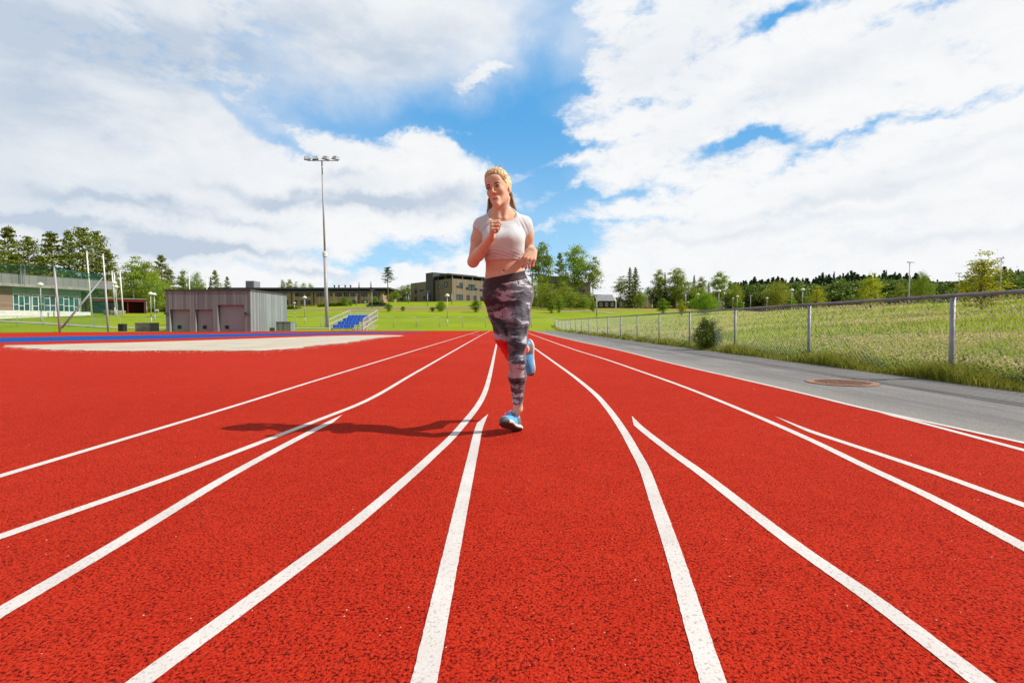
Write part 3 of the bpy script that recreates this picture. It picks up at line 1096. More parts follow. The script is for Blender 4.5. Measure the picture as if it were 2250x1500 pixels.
def hut():
    Y = 100.0
    a, b = at(806, 671, Y), at(855, 671, Y)
    z0 = at(806, 692.5, Y).z
    r = empty("utility_hut", (a.x, Y, z0), 0, "small grey flat roofed hut on the lawn before the long school building", "hut")
    w, h = b.x - a.x, a.z - z0
    dx0, dx1 = w * 0.40, w * 0.58
    wl = MB().box((0, 0, -1), (dx0, 3, h)).box((dx1, 0, -1), (w, 3, h)).box((dx0, 0, h - 0.35), (dx1, 3, h))
    wl.build("wall", M['greywood'], r)
    MB().box((dx0, 0.15, -1), (dx1, 0.22, h - 0.35)).build("door", M['door'], r)
    MB().box((-0.1, -0.1, h), (w + 0.1, 3.1, h + 0.12)).build("roof", M['roofdark'], r)


hut()


# ------------------------------------------------------------------ long school building
def window_unit(parent, x0, x1, z0, z1, y, n=2, frame=None, pane=None, axis=None, fw=0.09):
    """a recessed window: frame with posts, one pane behind. axis = (origin, ux, uy) maps (x, depth) into the wall"""
    o, ux, uy = axis or (Vector((0, 0, 0)), Vector((1, 0, 0)), Vector((0, 1, 0)))

    def bx(mb, a, b, c, d, e, f):
        mb.obox(o + ux * a + uy * c + Vector((0, 0, e)), ux * (b - a), uy * (d - c), Vector((0, 0, f - e)))
    fr = MB()
    bx(fr, x0, x1, y - 0.05, y + 0.10, z0, z0 + fw)
    bx(fr, x0, x1, y - 0.05, y + 0.10, z1 - fw, z1)
    for k in range(n + 1):
        c = x0 + (x1 - x0 - fw) * k / n
        bx(fr, c, c + fw, y - 0.045, y + 0.095, z0 + fw, z1 - fw)
    fo = fr.build("window", frame or M['dark'], parent)
    pn = MB()
    bx(pn, x0 + 0.02, x1 - 0.02, y + 0.02, y + 0.06, z0 + 0.02, z1 - 0.02)
    pn.build("pane", pane or M['window'], fo)
    return fo


def long_school():
    Y = 120.0
    s = Y / F
    X0, X1 = at(372, 0, Y).x, at(842, 0, Y).x
    z0 = 3.6
    r = empty("school_building", (X0, Y, z0), 0, "long two storey tan timber school block under a flat dark roof behind the shed", "building")
    w = X1 - X0
    Z = lambda py: CAMH + (HY - py) * s - z0
    MB().box((0, 0, -2), (w, 14, Z(643))).build("wall", M['tan'], r)
    rf = MB()
    rf.box((-1.0, -0.4, Z(643)), (w + 0.3, 15, Z(640)))
    rf.box((0.5, 1.5, Z(640)), (w + 1.0, 15, Z(635)))
    rf.box((0.5, 0.6, Z(635)), (w + 1.6, 15.4, Z(631.5)))
    ro = rf.build("roof", M['roofdark'], r)
    for px in (728, 738, 752, 764):
        x = at(px, 0, Y).x - X0
        MB().lathe([(0.14, 0), (0.14, 0.45), (0.26, 0.5), (0.2, 0.7)], 8, (x, 2.5, Z(631.5))).build("roof_vent", M['dark'], ro)
    v = MB().box((at(527, 0, Y).x - X0, 3, Z(631.5)), (at(546, 0, Y).x - X0, 6, Z(615)))
    for k in range(9):
        zz = Z(630) + (Z(617) - Z(630)) * k / 8
        v.box((at(529, 0, Y).x - X0, 2.93, zz), (at(544, 0, Y).x - X0, 3.0, zz + 0.06))
    v.build("ventilation_unit", M['galv'], ro)
    up = [(627, 632), (650, 658), (660, 668), (674, 683), (697, 706), (707, 716), (727, 731), (738, 747), (748, 752), (758, 768), (772, 783), (795, 808), (816, 829)]
    lo = [(627, 634), (650, 654), (662, 667), (674, 683), (775, 782), (796, 808)]
    for lst, t, b in ((up, 643.5 + 1.2, 651), (lo, 659.5, 669)):
        for a, c in lst:
            window_unit(r, at(a, 0, Y).x - X0, at(c, 0, Y).x - X0, Z(b), Z(t), -0.12, 2 if c - a > 6 else 1, M['dark'], M['window'])
    for px in (624, 642, 690, 722, 757, 789, 833):
        x = at(px, 0, Y).x - X0
        MB().box((x, -0.35, -2), (x + 0.16, -0.06, Z(643))).build("downpipe", M['dark'], r)


long_school()


# ------------------------------------------------------------------ cube shaped building with the dark stair tower
def cube_school():
    Yc = 112.0
    C = at(993.6, 612, Yc)
    A = at(903, 622, 126.0)
    Bp = at(1120, 612, 126.0)
    z0 = at(0, 660, Yc).z - 1.5
    h = C.z - z0
    r = empty("school_building", (C.x, C.y, z0), 0, "olive timber clad two storey building with black stair tower on the grassy bank", "building")
    o = Vector((0, 0, 0))
    ua = Vector((A.x - C.x, A.y - C.y, 0)); La = ua.length; ua /= La
    ub = Vector((Bp.x - C.x, Bp.y - C.y, 0)); Lb = ub.length; ub /= Lb
    MB().obox(o, ua * La, ub * Lb, Vector((0, 0, h))).build("wall", M['olive'], r)
    # open roof terrace: slab on thin posts, penthouse behind
    zt = h
    up = Vector((0, 0, 1))
    rf = MB()
    rf.obox(ua * (La * 0.62) - ub * 0.2 - ua * (La * 0.62 - 0.1) + up * (zt + 0.75), ua * (La * 0.52), ub * (Lb + 0.2), up * 0.22)
    ro = rf.build("roof", M['roofdark'], r)
    for k in range(7):
        q = ub * (0.3 + (Lb - 0.6) * k / 6) + ua * 0.3
        MB().obox(q + up * zt, ua * 0.12, ub * 0.12, up * 0.75).build("roof_post", M['galv'], ro)
    for k in range(1, 4):
        q = ua * (La * 0.5 * k / 3) + ub * 0.3
        MB().obox(q + up * zt, ua * 0.12, ub * 0.12, up * 0.75).build("roof_post", M['galv'], ro)
    MB().obox(ua * 2.5 + ub * 1.4 + up * zt, ua * 7, ub * (Lb - 4), up * 0.72).build("penthouse", M['roofdark'], r)
    MB().obox(ua * 3.5 + ub * 1.5 + up * (zt + 0.97), ua * 6, ub * 9, up * 0.55).build("plant_room", M['roofdark'], r)
    # stair tower on the left face
    def on_left(px):
        t_ = (px - CX) / F
        # ray x = t*y meets C + ua*s
        return (t_ * C.y - C.x) / (ua.x - t_ * ua.y)
    s0, s1 = on_left(956), on_left(940)
    nb = -ub
    MB().obox(ua * s0 + nb * 0.5 + up * 0, ua * (s1 - s0), ub * 5, up * (at(0, 599.5, 118).z - z0)).build("stair_tower", M['roofdark'], r)
    axl = (o, ua, ub)
    axr = (o, ub, ua)
    def on_right(px):
        t_ = (px - CX) / F
        return (t_ * C.y - C.x) / (ub.x - t_ * ub.y)
    zz = lambda py, Y: CAMH + (HY - py) / F * Y - z0
    for px0, px1, t, b in ((912, 917, 630, 640), (923, 931, 633, 637), (963, 973, 629, 634), (977.5, 984, 622, 633), (912, 916, 650, 657), (946, 951, 648.5, 657), (931, 935, 649, 656)):
        a, c = on_left(px1), on_left(px0)
        window_unit(r, a, c, zz(b, 117), zz(t, 117), -0.55 if px0 == 946 else -0.04, 2, M['dark'], M['window'], axl)
    for px0, px1, t, b in ((1004, 1009, 629.5, 633), (1010.5, 1017, 622.5, 634), (1024, 1028.5, 631, 636), (1030, 1043, 624.5, 636.5), (1044, 1049, 632, 636), (1054, 1060, 633, 637),
                           (1004, 1017, 648, 659), (1026, 1032, 648.5, 659), (1041, 1047, 649, 659), (1056, 1063, 650, 659)):
        a, c = on_right(px0), on_right(px1)
        window_unit(r, a, c, zz(b, 115), zz(t, 115), -0.04, 2, M['dark'], M['window'], axr)


cube_school()


def screened_school():
    Y = 138.0
    a, b = at(1213, 622.5, Y), at(1297, 624, Y)
    z0 = 4.0
    r = empty("school_building", (a.x, Y, z0), 0, "olive timber building with black roof box half hidden by the birch thicket", "building")
    w, h = b.x - a.x, a.z - z0
    MB().box((0, 0, -1), (w, 9, h)).build("wall", M['olive'], r)
    MB().box((-0.15, -0.15, h), (w + 0.15, 9.15, h + 0.25)).build("roof", M['roofdark'], r)
    c, d = at(1184, 608, Y + 4), at(1250, 608, Y + 4)
    MB().box((c.x - a.x, 3, -1), (d.x - a.x, 8.5, c.z - z0)).build("roof_box", M['roofdark'], r)
    for p0, p1, t, bt in ((1270, 1278, 631, 641), (1281, 1285, 636, 641), (1228, 1234, 633, 642), (1288, 1293, 652, 660)):
        window_unit(r, at(p0, 0, Y).x - a.x, at(p1, 0, Y).x - a.x, CAMH + (HY - bt) / F * Y - z0, CAMH + (HY - t) / F * Y - z0, -0.06, 2)


screened_school()


def house(px0, px1, eave, ridge, base, Y, label, gable_right=True):
    """small house with a pitched roof, ridge along x and a bright gable at its right end"""
    a, b = at(px0, eave, Y), at(px1, eave, Y)
    z0 = at(px0, base, Y).z - 0.8
    r = empty("house", (a.x, Y, z0), 0, label, "house")
    w, he, hr, d = b.x - a.x, a.z - z0, at(px0, ridge, Y).z - z0, 8.0
    wl = MB()
    wl.box((0, 0, 0), (w, d, he))
    wl.build("wall", M['dark' if gable_right else 'tan'], r)
    g = MB()
    for x in (w - 0.05, w + 0.25):
        pass
    g.add([(w, -0.4, 0), (w, d + 0.4, 0), (w, d + 0.4, he), (w, d / 2, hr + 0.25), (w, -0.4, he),
           (w + 0.35, -0.4, 0), (w + 0.35, d + 0.4, 0), (w + 0.35, d + 0.4, he), (w + 0.35, d / 2, hr + 0.25), (w + 0.35, -0.4, he)],
          [(0, 4, 3, 2, 1), (5, 6, 7, 8, 9), (0, 5, 9, 4), (4, 9, 8, 3), (3, 8, 7, 2), (2, 7, 6, 1), (1, 6, 5, 0)])
    g.build("gable", M['pale'], r)
    rf = MB()
    rf.add([(-0.5, -0.5, he - 0.05), (w, -0.5, he - 0.05), (w, d / 2, hr), (-0.5, d / 2, hr), (w, d + 0.5, he - 0.05), (-0.5, d + 0.5, he - 0.05),
            (-0.5, -0.5, he + 0.15), (w, -0.5, he + 0.15), (w, d / 2, hr + 0.2), (-0.5, d / 2, hr + 0.2), (w, d + 0.5, he + 0.15), (-0.5, d + 0.5, he + 0.15)],
           [(0, 3, 2, 1), (3, 5, 4, 2), (6, 7, 8, 9), (9, 8, 10, 11), (0, 1, 7, 6), (0, 6, 9, 3), (3, 9, 11, 5), (1, 2, 8, 7), (2, 4, 10, 8), (4, 5, 11, 10)])
    rf.build("roof", M['slate'], r)
    n = 3
    for k in range(n):
        x = w * (k + 0.25) / n
        window_unit(r, x, x + w * 0.16, he * 0.45, he * 0.85, -0.05, 2, M['white'])
    return r


house(1314, 1351, 662, 647, 676, 140.0, "low dark house with grey pitched roof and white gable wall right of the birch thicket")
house(1372, 1392, 661, 650, 676, 152.0, "low house with grey roof partly behind the two tall spruces")
house(1414, 1431, 655, 646, 670, 165.0, "small pale gabled house behind the trees right of the two tall spruces", False)
house(1575, 1588, 665, 658, 674, 185.0, "tiny pale house before the dark forest, below a mushroom lamp", False)


# ------------------------------------------------------------------ sports hall with glazed front
HA = Vector((-61.6, 62.0, 0)); HD = Vector((4.4, 13.0, 0)).normalized()


def hall_s(px):
    t_ = (px - CX) / F
    return (t_ * HA.y - HA.x) / (HD.x - t_ * HD.y)


def sports_hall():
    z0 = 1.9
    r = empty("sports_hall", (HA.x, HA.y, z0), 0, "long grey panelled sports hall with teal glazed ground floor behind the green net", "building")
    inn = Vector((-HD.y, HD.x, 0))                     # away from the field
    up = Vector((0, 0, 1))
    sE = hall_s(261)
    sS = -14.0
    zt = at(0, 601, 62.0).z - z0
    ze = at(0, 628, 62.0).z - z0
    o = Vector((0, 0, 0))
    MB().obox(HD * sS + up * (ze + 0.35), HD * (sE - sS), inn * 22, up * (zt - ze - 0.35)).build("upper_wall", M['panel'], r)
    MB().obox(HD * sS - inn * 0.25 + up * (ze - 0.0), HD * (hall_s(196) - sS), inn * 1.0, up * 0.349).build("eave_band", M['concrete'], r)
    MB().obox(HD * sS + inn * 0.05 + up * (zt), HD * (sE - sS), inn * 21.9, up * 0.12).build("roof", M['roofdark'], r)
    rec = inn * 0.9
    zb = at(0, 682, 62.0).z - z0
    # lower storey: slatted part, then three glazed bays between piers
    s40 = hall_s(40)
    MB().obox(HD * sS + rec - up * 1.2, HD * (s40 - sS), inn * 6, up * (ze + 1.2)).build("slatted_wall", M['brown'], r)
    zw = ze - 0.85
    s190 = hall_s(190)
    hd = MB().obox(HD * s40 + rec + up * zw, HD * (s190 - s40), inn * 6, up * (ze - zw))
    bays = [(41, 79), (83, 136), (140, 187)]
    for a, b in ((79, 83), (136, 140), (187, 190)):
        hd.obox(HD * hall_s(a) + rec - up * 1.2, HD * (hall_s(b) - hall_s(a)), inn * 6, up * (zw + 1.2))
    hd.build("wall", M['greygreen'], r)
    MB().obox(HD * sS - inn * 0.35 - up * 1.4, HD * (hall_s(200) - sS), inn * 1.2, up * (zb + 1.4)).build("plinth", M['white'], r)
    ax = (Vector((0, 0, 0)), HD, inn)
    for i, (a, b) in enumerate(bays):
        s0, s1 = hall_s(a) + 0.02, hall_s(b) - 0.02
        n = 3 if i == 0 else 4
        f = window_unit(r, s0, s1, zb, zw, 1.0, n, M['white'], M['teal'], ax, 0.075)
        for k in range(n):
            for q in ((0.36,), (0.30, 0.86), (0.42, 0.88), (0.36, 0.8))[(k + i) % 4]:
                c0, c1 = s0 + (s1 - s0) * k / n, s0 + (s1 - s0) * (k + 1) / n
                MB().obox(HD * (c0 + 0.05) + inn * 0.96 + up * (zb + (zw - zb) * q), HD * (c1 - c0 - 0.05), inn * 0.10, up * 0.065).build("transom", M['white'], f)
    # ladder on the upper wall
    la = MB()
    s0, s1 = hall_s(45.5), hall_s(54.5)
    for s in (s0, s1):
        la.obox(HD * s - inn * 0.35 + up * (ze + 0.3), HD * 0.07, inn * 0.07, up * (zt - ze + 0.9))
    for k in range(9):
        la.obox(HD * s0 - inn * 0.35 + up * (ze + 0.5 + k * 0.28), HD * (s1 - s0), inn * 0.04, up * 0.05)
    la.build("ladder", M['galv'], r)


sports_hall()


def red_shelter():
    Y = 77.0
    a = at(192, 653.5, Y)
    z0 = at(0, 689, Y).z - 0.2
    r = empty("entrance_shelter", (a.x, Y, z0), 0.66, "dark red flat roofed shelter joined to the end of the sports hall", "shelter")
    w, h = 7.3, a.z - z0
    at_x = lambda px: w * (px - 192) / 130.0
    d = 4.5
    rf = MB().box((0, -0.1, h - 0.12), (w, d, h)); rf.build("roof", M['concrete'], r)
    MB().box((0.02, 0, h - 0.50), (w - 0.02, d, h - 0.12)).build("fascia", M['red'], r)
    xi = at_x(272)
    MB().box((xi, d - 0.3, -0.6), (w - 0.2, d, h - 0.5)).build("back_wall", M['red'], r)
    MB().box((w - 0.2, 0.05, -0.6), (w - 0.01, d, h - 0.5)).build("side_wall", M['red'], r)
    for px in (190.5, 277, 315):
        x = at_x(px + 2)
        MB().box((x, 0.15, -0.6), (x + 0.13, 0.40, h - 0.5)).build("post", M['red'] if px < 300 else M['concrete'], r)
    MB().box((0.6, d - 1.2, -0.6), (xi - 0.1, d - 1.1, h - 0.5)).build("glass_screen", M['teal'], r)


red_shelter()
pl = MB()
pl.lathe([(1.0, -0.5), (1.25, 0.35), (1.32, 0.55), (1.1, 0.6), (0.3, 0.62)], 20)
o = pl.build("round_planter", M['concrete'])
p = at(253, 686, 73.0)
o.location = (p.x, 73.0, p.z - 0.35)
tag(o, "low round concrete planter at the foot of the flagpoles before the red shelter", "planter")


# ------------------------------------------------------------------ floodlight mast
def floodlight():
    Y = 53.6
    b, t = at(719.5, 726, Y), at(712, 357.5, Y)
    r = empty("floodlight_mast", (b.x, Y, 0), 0, "tall pale steel floodlight mast with four lamps beside the small blue stand", "floodlight")
    H = t.z
    zc = at(0, 560, Y).z
    lean = t.x - b.x
    L = lambda z: Vector((lean * z / H, 0, z))
    MB().tube(L(0.25), L(zc), 0.19, 0.165, 14).build("lower_pole", M['mast'], r, True)
    MB().tube(L(zc + 0.1), L(H), 0.105, 0.07, 12).build("upper_pole", M['mast'], r, True)
    MB().lathe([(0.2, -0.25), (0.24, -0.2), (0.24, 0.2), (0.13, 0.32)], 14, tuple(L(zc))).build("collar", M['white'], r)
    MB().lathe([(0.42, -0.2), (0.42, 0.22), (0.30, 0.28)], 12).build("footing", M['concrete'], r)
    cb = MB()
    x0, x1 = at(680, 0, Y).x - b.x, at(747, 0, Y).x - b.x
    cb.tube((x0, 0, H), (x1, 0, H), 0.04, n=6)
    cb.build("crossbar", M['mast'], r)
    for px, tilt, yaw in ((680, -0.45, 0.5), (698, -0.35, 0.35), (722, 0.25, -0.2), (744, 0.35, -0.45)):
        x = at(px, 0, Y).x - b.x
        l = MB()
        w, d, h = 0.60, 0.46, 0.28
        l.add([(-w / 2, -d, -0.05), (w / 2, -d, -0.05), (w / 2, d * 0.4, -0.05), (-w / 2, d * 0.4, -0.05),
               (-w * 0.36, -d * 0.5, h), (w * 0.36, -d * 0.5, h), (w * 0.36, d * 0.3, h), (-w * 0.36, d * 0.3, h)],
              [(0, 3, 2, 1), (4, 5, 6, 7), (0, 1, 5, 4), (1, 2, 6, 5), (2, 3, 7, 6), (3, 0, 4, 7)])
        o = l.build("floodlight", M['mast'], r)
        o.location = (x, 0, H + 0.16)
        o.rotation_euler = (0.12, tilt * 0.5, yaw)
        MB().box((-w * 0.47, -d * 0.95, -0.08), (w * 0.47, d * 0.36, -0.051)).build("lens", M['dark'], o)
        MB().tube((w * 0.4, -0.05, -0.05), (w * 0.3, 0, -0.22), 0.03, n=5).build("bracket", M['dark'], o)


floodlight()


# ------------------------------------------------------------------ small grandstand
def grandstand():
    Y = 46.6
    a = at(727, 727, Y)
    r = empty("grandstand", (a.x, Y, 0), 0, "small mobile grandstand with four rows of blue seats and tall galvanised rails", "grandstand")
    w = at(775, 0, Y).x - a.x
    rows, dx, dy, dz = 4, 0.23, 0.75, 0.31
    fr = MB()
    for k in range(rows):
        x, y, z = k * dx, k * dy, 0.36 + k * dz
        fr.box((x, y, z - 0.12), (x + w, y + 0.7, z - 0.06))
        for q in (0.05, w - 0.05):
            fr.tube((x + q, y + 0.05, 0), (x + q, y + 0.05, z - 0.06), 0.03, n=5)
            fr.tube((x + q, y + 0.05, 0.05), (x + q, y + 0.65, z - 0.06), 0.02, n=5)
    xs = w + 0.35
    for k in range(6):
        y = k * 0.5
        fr.tube((xs + k * 0.16, y, 0), (xs + k * 0.16, y, 0.5 + k * 0.22), 0.03, n=5)
        fr.tube((xs + k * 0.16, y, 0.1), (xs + k * 0.16 + 0.4, y + 0.4, 0.1 + 0.5), 0.025, n=5)
        fr.box((w + 0.02 + k * 0.17, y, 0.22 + k * 0.22), (w + 0.75 + k * 0.17, y + 0.3, 0.25 + k * 0.22))
    fr.build("frame", M['railwhite'], r)
    n = 6
    for k in range(rows):
        for i in range(n):
            s = MB()
            cw = w / n
            x, y, z = k * dx + i * cw, k * dy + 0.05, 0.36 + k * dz
            s.box((x + 0.02, y, z - 0.06), (x + cw - 0.02, y + 0.36, z - 0.02))
            s.obox((x + 0.02, y + 0.36, z - 0.02), (cw - 0.04, 0, 0), (0, 0.05, 0), (0, 0.05, 0.26))
            s.build("seat", M['seat'], r)
    def rail(name, p0, p1, h, n, h2=None):
        p0, p1 = Vector(p0), Vector(p1)
        m_ = MB()
        h2 = h if h2 is None else h2
        for f in (0.12, 0.55, 1.0):
            m_.tube(p0 + Vector((0, 0, h * f)), p1 + Vector((0, 0, h2 * f)), 0.028, n=5)
        for k in range(n + 1):
            f = k / n
            q = p0.lerp(p1, f)
            m_.tube(q, q + Vector((0, 0, h + (h2 - h) * f)), 0.014 if k not in (0, n) else 0.035, n=5)
        return m_.build(name, M['railwhite'], r)
    top = 1.62
    bx, by = rows * dx, rows * dy
    rail("side_rail", (-0.12, -0.05, 0.1), (bx - 0.1, by, 1.0), 1.0, 12)
    rail("side_rail", (w + 0.95, -0.05, 0.1), (w + bx + 0.55, by, 1.0), 1.0, 12)
    rail("back_rail", (bx - 0.1, by + 0.04, 1.0), (w + bx + 0.5, by + 0.04, 1.0), 1.0, 22)


grandstand()


# ------------------------------------------------------------------ fences
def chain_mesh(mb, p0, p1, z0, z1, cell, rad):
    """diagonal wires both ways between two posts"""
    p0, p1 = Vector(p0), Vector(p1)
    L = (p1 - p0).length
    d = (p1 - p0) / L
    h = z1 - z0
    nrm = Vector((-d.y, d.x, 0))
    for sgn in (1, -1):
        s = -h
        while s < L:
            a, b = s, s + h
            za, zb = (z0, z1) if sgn > 0 else (z1, z0)
            a2, b2 = max(a, 0), min(b, L)
            if b2 > a2:
                qa = p0 + d * a2 + nrm * (0.004 * sgn)
                qb = p0 + d * b2 + nrm * (0.004 * sgn)
                wa = za + (zb - za) * (a2 - a) / (b - a)
                wb = za + (zb - za) * (b2 - a) / (b - a)
                mb.tube((qa.x, qa.y, wa), (qb.x, qb.y, wb), rad, n=3, cap=False)
            s += cell


def fence(label, pts, height, post_r, rail_r, cell, wire, base=None, mesh_to=1e9, rail_mat='rail', group=None):
    pts = [Vector((p[0], p[1], 0)) for p in pts]
    o = pts[0].copy()
    r = empty("chain_link_fence", (o.x, o.y, 0), 0, label, "fence", group)
    gz = [tz(p.x, p.y) for p in pts]
    for p, z in zip(pts, gz):
        q = p - o
        MB().tube((q.x, q.y, z - 0.3), (q.x, q.y, z + height - rail_r * 1.1), post_r, n=10).build("post", M['galv'], r, True)
    rl = MB()
    for a, b, za, zb in zip(pts[:-1], pts[1:], gz[:-1], gz[1:]):
        rl.tube(a - o + Vector((0, 0, za + height)), b - o + Vector((0, 0, zb + height)), rail_r, n=8)
    rl.build("top_rail", M[rail_mat], r, True)
    ms = MB()
    for a, b, za, zb in zip(pts[:-1], pts[1:], gz[:-1], gz[1:]):
        if a.length > mesh_to: continue
        k = max(1.0, a.y / 24.0)
        zz = min(za, zb)
        chain_mesh(ms, a - o, b - o, zz + 0.04, zz + height - 0.02, cell * k, wire * k ** 0.6)
    ms.build("wire_mesh", M['wire'], r)
    return r


ypost = [0.2, 3.25] + [6.32 + 2.95 * k for k in range(17)]
fence("long chain link fence with galvanised posts between asphalt strip and flowering meadow", [(fence_x(y), y) for y in ypost], 1.045, 0.029, 0.0215, 0.085, 0.0019)
ye, xe = ypost[-1], fence_x(ypost[-1])
fp = [(xe - 2.45 * k, ye + 1.2 - 0.02 * k) for k in range(0, 11)]
fence("low grey chain link fence closing the far end of the red track", fp, 1.06, 0.03, 0.022, 0.16, 0.0022, rail_mat='galv')
fq = [(fp[-1][0] - 0.35 - 2.6 * k, fp[-1][1] - 0.1 - 0.09 * k) for k in range(0, 16)]
fence("low grey fence on the lawn edge behind the grandstand and the timber shed", fq, 1.06, 0.03, 0.022, 0.20, 0.0022, rail_mat='galv')


# ------------------------------------------------------------------ ball net on tall posts
def ball_net():
    Y = 41.6
    bases = [(-170, 41.4), (-24, 41.4), (132, 41.5), (238, 44.0)]
    tops = [540, 577, 588, 606]
    P = [at(px, 0, y) for px, y in bases]
    o = Vector((P[2].x, P[2].y, 0))
    r = empty("ball_net", tuple(o), 0, "green ball net on tall steel posts with a slanted brace before the sports hall", "net")
    ht = [CAMH + (HY - t) / F * y for t, (px, y) in zip(tops, bases)]
    lean = -0.30
    for k, (p, h) in enumerate(zip(P, ht)):
        q = Vector((p.x, p.y, 0)) - o
        MB().tube(q, q + Vector((lean * (1 if k == 2 else 0.6), 0, h)), 0.085, 0.075, 10).build("post", M['mast'], r, True)
    q3 = Vector((P[3].x, P[3].y, 0)) - o
    MB().tube((0.15, 0, 0.35), q3 + Vector((-0.30, 0, ht[3] - 0.1)), 0.075, n=8).build("brace", M['galv'], r, True)
    # netting: cords as real strands
    net = MB()
    band = MB()
    for k in range(3):
        a = Vector((P[k].x, P[k].y, 0)) - o
        b = Vector((P[k + 1].x, P[k + 1].y, 0)) - o
        n = 80
        for i in range(n + 1):
            f = i / n
            q = a.lerp(b, f)
            h = ht[k] + (ht[k + 1] - ht[k]) * f - 0.10 * math.sin(math.pi * f)
            net.tube((q.x - 0.3 * 0.1, q.y, 0.1), (q.x + lean * 0.8, q.y, h), 0.0045, n=3, cap=False)
        for j in range(48):
            f = (j + 0.5) / 48
            net.tube((a.x + lean * 0.8 * f, a.y, ht[k] * f), (b.x + lean * 0.8 * f, b.y, ht[k + 1] * f), 0.0045, n=3, cap=False)
        m_ = 10
        for i in range(m_):
            f0, f1 = i / m_, (i + 1) / m_
            q0, q1 = a.lerp(b, f0), a.lerp(b, f1)
            s0, s1 = [ht[k] + (ht[k + 1] - ht[k]) * f - 0.08 * math.sin(math.pi * f) for f in (f0, f1)]
            band.tube((q0.x + lean * 0.8, q0.y - 0.02, s0), (q1.x + lean * 0.8, q1.y - 0.02, s1), 0.03, n=5)
            for j in range(9):      # gathered folds hanging below the rope
                w0 = 0.05 + 0.045 * j
                band.tube((q0.x + lean * 0.8, q0.y - 0.04, s0 - w0), (q1.x + lean * 0.8, q1.y - 0.04, s1 - w0 + random.uniform(-0.04, 0.04)), 0.013, n=3, cap=False)
    net.build("netting", M['net'], r)
    band.build("top_rope", M['netrope'], r)


M['net'] = pm("green_net_cord", (0.02, 0.22, 0.125), (0.035, 0.27, 0.155), 3, 0.7)
M['netrope'] = pm("dark_green_rope", (0.006, 0.10, 0.055), (0.01, 0.14, 0.08), 3, 0.7)
ball_net()


# ------------------------------------------------------------------ flagpoles
def flagpole(px, top, bx, base, Y, label, group="white flagpoles near the sports hall"):
    b, t = at(bx, base, Y), at(px, top, Y)
    r = empty("flagpole", (b.x, Y, b.z), 0, label, "flagpole", group)
    MB().tube((0, 0, -0.3), (t.x - b.x, 0, t.z - b.z), 0.10 if Y < 75 else 0.10, 0.07, 10).build("pole", M['white'], r, True)
    MB().lathe([(0.02, 0), (0.11, 0.04), (0.11, 0.12), (0.02, 0.17)], 10, (t.x - b.x, 0, t.z - b.z)).build("knob", M['white'], r)


flagpole(195.5, 555, 203, 688, 66.0, "tallest white flagpole, leftmost of the group before the sports hall")
flagpole(231, 561, 238, 689, 65.0, "tall white flagpole standing close to the second net post")
flagpole(249.5, 598, 255, 683, 74.0, "shorter white flagpole rising from the round planter, left of its pair")
flagpole(254, 601, 259, 684, 79.0, "shorter white flagpole rising behind the round planter, right of its pair")
flagpole(267, 596, 272, 690, 71.0, "white flagpole in front of the open red shelter")
flagpole(418.5, 596, 418.5, 676, 90.0, "thin white flagpole showing above the left part of the shed roof", "white flagpoles behind the shed")
flagpole(456.5, 610, 456.5, 676, 95.0, "thin short white flagpole showing above the middle of the shed roof", "white flagpoles behind the shed")


# ------------------------------------------------------------------ lamps
def mushroom_lamp():
    r = empty("street_lamp", (0, 0, 0))
    MB().tube((0, 0, -0.3), (0, 0, 0.9), 0.075, 0.07, 8).tube((0, 0, 0.9), (0, 0, 3.62), 0.055, 0.045, 8).build("pole", M['mast'], r, True)
    MB().lathe([(0.05, 3.66), (0.14, 3.70), (0.31, 3.78), (0.30, 3.83), (0.21, 3.98), (0.09, 4.07), (0.02, 4.1)], 16).build("lamp_head", M['lampglass'], r, True)
    return r


def arm_lamp():
    r = empty("street_lamp", (0, 0, 0))
    MB().tube((0, 0, -0.5), (0, 0, 7.9), 0.09, 0.055, 8).tube((0, 0, 7.9), (0.15, 0, 8.0), 0.05, n=6).build("pole", M['mast'], r, True)
    l = MB()
    l.add([(-0.35, -0.16, 7.97), (0.75, -0.12, 7.97), (0.75, 0.12, 7.97), (-0.35, 0.16, 7.97), (-0.3, -0.1, 8.12), (0.6, -0.06, 8.10), (0.6, 0.06, 8.10), (-0.3, 0.1, 8.12)],
          [(0, 3, 2, 1), (4, 5, 6, 7), (0, 1, 5, 4), (1, 2, 6, 5), (2, 3, 7, 6), (3, 0, 4, 7)])
    l.build("lamp_head", M['rail'], r)
    return r


def place_lamp(proto, state, H0, px, top, Y, label, group, rz=0.0):
    x = (px - CX) / F * Y
    z = tz(x, Y)
    h = CAMH + (HY - top) / F * Y - z
    o = proto if not state else copy_tree(proto)
    state.append(1)
    o.location = (x, Y, z)
    k = h / H0
    o.scale = (min(max(k, 0.8), 1.3), min(max(k, 0.8), 1.3), k)
    o.rotation_euler = (0, 0, rz)
    tag(o, label, "lamp", group)


